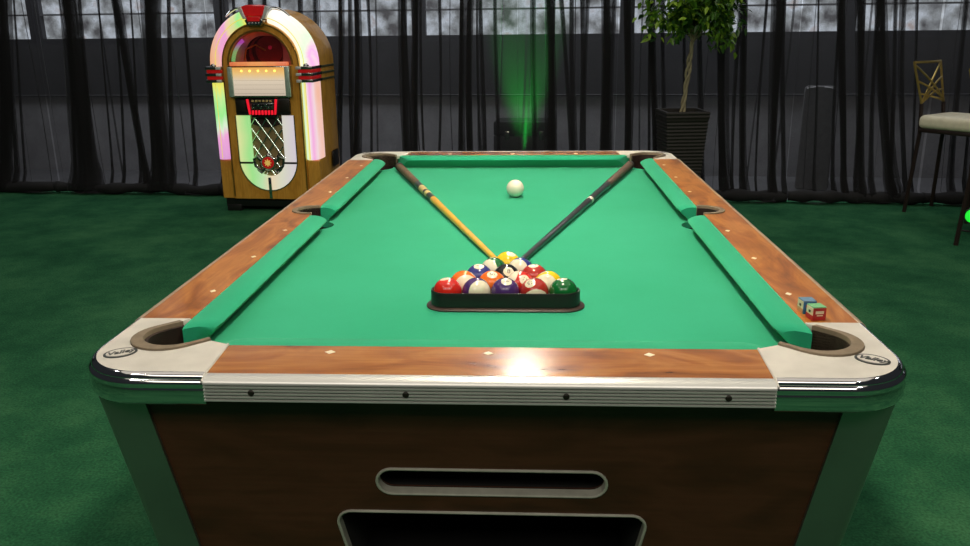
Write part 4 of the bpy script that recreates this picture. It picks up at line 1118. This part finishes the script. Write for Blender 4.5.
# ------------------------------------------------------------------ bar stools
plain('stool_gold', (0.50, 0.36, 0.10), 0.35, 0.7); plain('stool_dark', (0.022, 0.012, 0.010), 0.4); plain('seat_vinyl', (0.86, 0.82, 0.62), 0.45, var=0.06)
def cushion_mesh(hw, hd, z0, z1):
    bm = bmesh.new(); bbox(bm, -hw, hw, -hd, hd, z0, z1, 0.034, 5)
    for v in bm.verts:
        if v.co.z > (z0 + z1) / 2: v.co.z += 0.014 * (1 - (v.co.x / hw) ** 2) * (1 - (v.co.y / hd) ** 2)
    return bm
def stool(loc, rz, label):
    S = thing('bar_stool', label, 'stool', loc, rz, 'bar stools by the drapes')
    obj('seat_cushion', cushion_mesh(0.195, 0.205, 0.590, 0.680), 'seat_vinyl', S, smooth=True)
    box('seat_frame', -0.185, 0.185, -0.195, 0.195, 0.565, 0.592, 'stool_dark', S, bevel=0.006)
    for s in (-1, 1):
        tube('back_leg', [(s * 0.172, 0.225, 0.0), (s * 0.145, 0.205, 0.55), (s * 0.135, 0.225, 0.75)], 0.0135, 'stool_dark', S, n=8)
        tube('front_leg', [(s * 0.180, -0.215, 0.0), (s * 0.175, -0.180, 0.57)], 0.0135, 'stool_dark', S, n=8)
    # gold openwork back
    zb, zt = 0.75, 1.025
    def bp(u, v): return (u * (0.135 + 0.028 * v), 0.225 + 0.075 * v + 0.03 * (abs(u) ** 2 - 1), zb + (zt - zb) * v)
    def bar(a, b, bow=0.0, r=0.007):
        pts = []
        for i in range(9):
            t = i / 8; u = a[0] + (b[0] - a[0]) * t; v = a[1] + (b[1] - a[1]) * t + bow * math.sin(PI * t)
            pts.append(bp(u, v))
        tube('back_slat', pts, r, 'stool_gold', S, n=6)
    bf = [bp(-1, 0), bp(-1, .5), bp(-1, 1)]
    tube('back_post', bf, 0.0085, 'stool_gold', S, n=6); tube('back_post', [bp(1, 0), bp(1, .5), bp(1, 1)], 0.0085, 'stool_gold', S, n=6)
    tube('top_rail', [bp(-1 + i / 4, 1) for i in range(9)], 0.0085, 'stool_gold', S, n=6)
    for t in (1.0, 0.62, 0.30): bar((-1, 0.02), (1, t), 0.13)
    for t in (0.95, 0.55, 0.25): bar((1, 0.02), (-1, t), -0.06 if t > .9 else 0.0)
    return S
RZ = math.atan2(.585, .81)
stool((2.995, 3.575, 0), RZ, 'gold-backed bar stool with cream seat standing closest to the drapes')
stool((2.905, 2.640, 0), RZ, 'gold-backed bar stool with dark legs set further from the drapes')

# ------------------------------------------------------------------ uplight on the floor, case and chair behind the drapes
plain('green_led', (0.02, 0.5, 0.02), 0.3, emit=(0.02, 0.9, 0.05), estr=0.9)
U_ = thing('uplight_can', 'small black floor uplight with green lens under the bar stools', 'light', (2.895, 3.06, 0.0), math.radians(-35))
V, F = lathe_geo([(0.0, 0.0), (0.045, 0.0), (0.052, 0.03), (0.052, 0.12), (0.046, 0.125), (0.044, 0.112), (0.0, 0.112)], 24)
R = Matrix.Translation((0, 0.05, 0.085)) @ Matrix.Rotation(math.radians(75), 4, 'X')
hs = raw('housing', [R @ Vector(v) for v in V], F, 'black_plastic', U_, auto=40)
V, F = lathe_geo([(0.0, 0.113), (0.043, 0.113), (0.036, 0.121), (0.0, 0.125)], 24)
raw('lens', [R @ Vector(v) for v in V], F, 'green_led', U_, smooth=True)
tube('bracket', [(-0.062, -0.02, 0.09), (-0.062, -0.02, 0.006), (0.062, -0.02, 0.006), (0.062, -0.02, 0.09)], 0.006, 'black_plastic', U_, n=6)
plain('case_black', (0.010, 0.011, 0.010), 0.5)
Q = thing('equipment_case', 'dark equipment case standing behind the green-lit sheer drape', 'case', (0.04, 4.72, 0), math.radians(-4))
box('case_body', -0.25, 0.25, -0.16, 0.16, 0.03, 0.43, 'case_black', Q, bevel=0.008)
box('case_lid', -0.25, 0.25, -0.16, 0.16, 0.436, 0.545, 'case_black', Q, bevel=0.008)
for s in (-1, 1):
    box('latch', s * 0.14 - 0.02, s * 0.14 + 0.02, -0.168, -0.158, 0.40, 0.47, 'dark_chrome', Q, bevel=0.003)
    for t in (-1, 1): box('foot', s * 0.20 - 0.02, s * 0.20 + 0.02, t * 0.12 - 0.02, t * 0.12 + 0.02, 0, 0.032, 'rubber', Q)
tube('handle', [(-0.05, -0.16, 0.30), (-0.05, -0.185, 0.30), (0.05, -0.185, 0.30), (0.05, -0.16, 0.30)], 0.007, 'dark_chrome', Q, n=6)
plain('chair_cover', (0.11, 0.11, 0.115), 0.8); plain('highlight_pale', (0.55, 0.55, 0.58), 0.4)
W = thing('covered_chair', 'chair under a dark floor-length cover behind the sheer drape', 'chair', (2.385, 4.62, 0), math.radians(-19))
bk = flat('back_cover', [rounded_poly([(-0.125, 0.004), (0.125, 0.004), (0.118, 0.82), (-0.118, 0.82)], 0.03)], -0.025, 0.025, 'chair_cover', W, bevel=0.008, M=Matrix.Translation((0, -0.16, 0)) @ XZ)
for s_ in (-1, 1):
    tube('top_highlight', [(s_ * (0.025 + i * 0.075 / 5), -0.186, 0.812 - 0.012 * (i / 5) ** 2) for i in range(6)], 0.005, 'highlight_pale', bk, n=6)  # pale tubes stand in for highlights along the chair top
box('seat_cover', -0.118, 0.118, -0.13, 0.22, 0.005, 0.46, 'chair_cover', W, bevel=0.02)
# green light washing up the drape
sd = bpy.data.lights.new('green_wash', 'SPOT'); sd.energy = 700; sd.color = (0.03, 1.0, 0.10); sd.spot_size = math.radians(34); sd.spot_blend = 0.9; sd.shadow_soft_size = 0.05
so = bpy.data.objects.new('green_wash', sd); C.objects.link(so); so.location = (0.04, 4.345, 0.15)
so.rotation_euler = Vector((0.0, -0.17, 1.0)).to_track_quat('-Z', 'Y').to_euler()
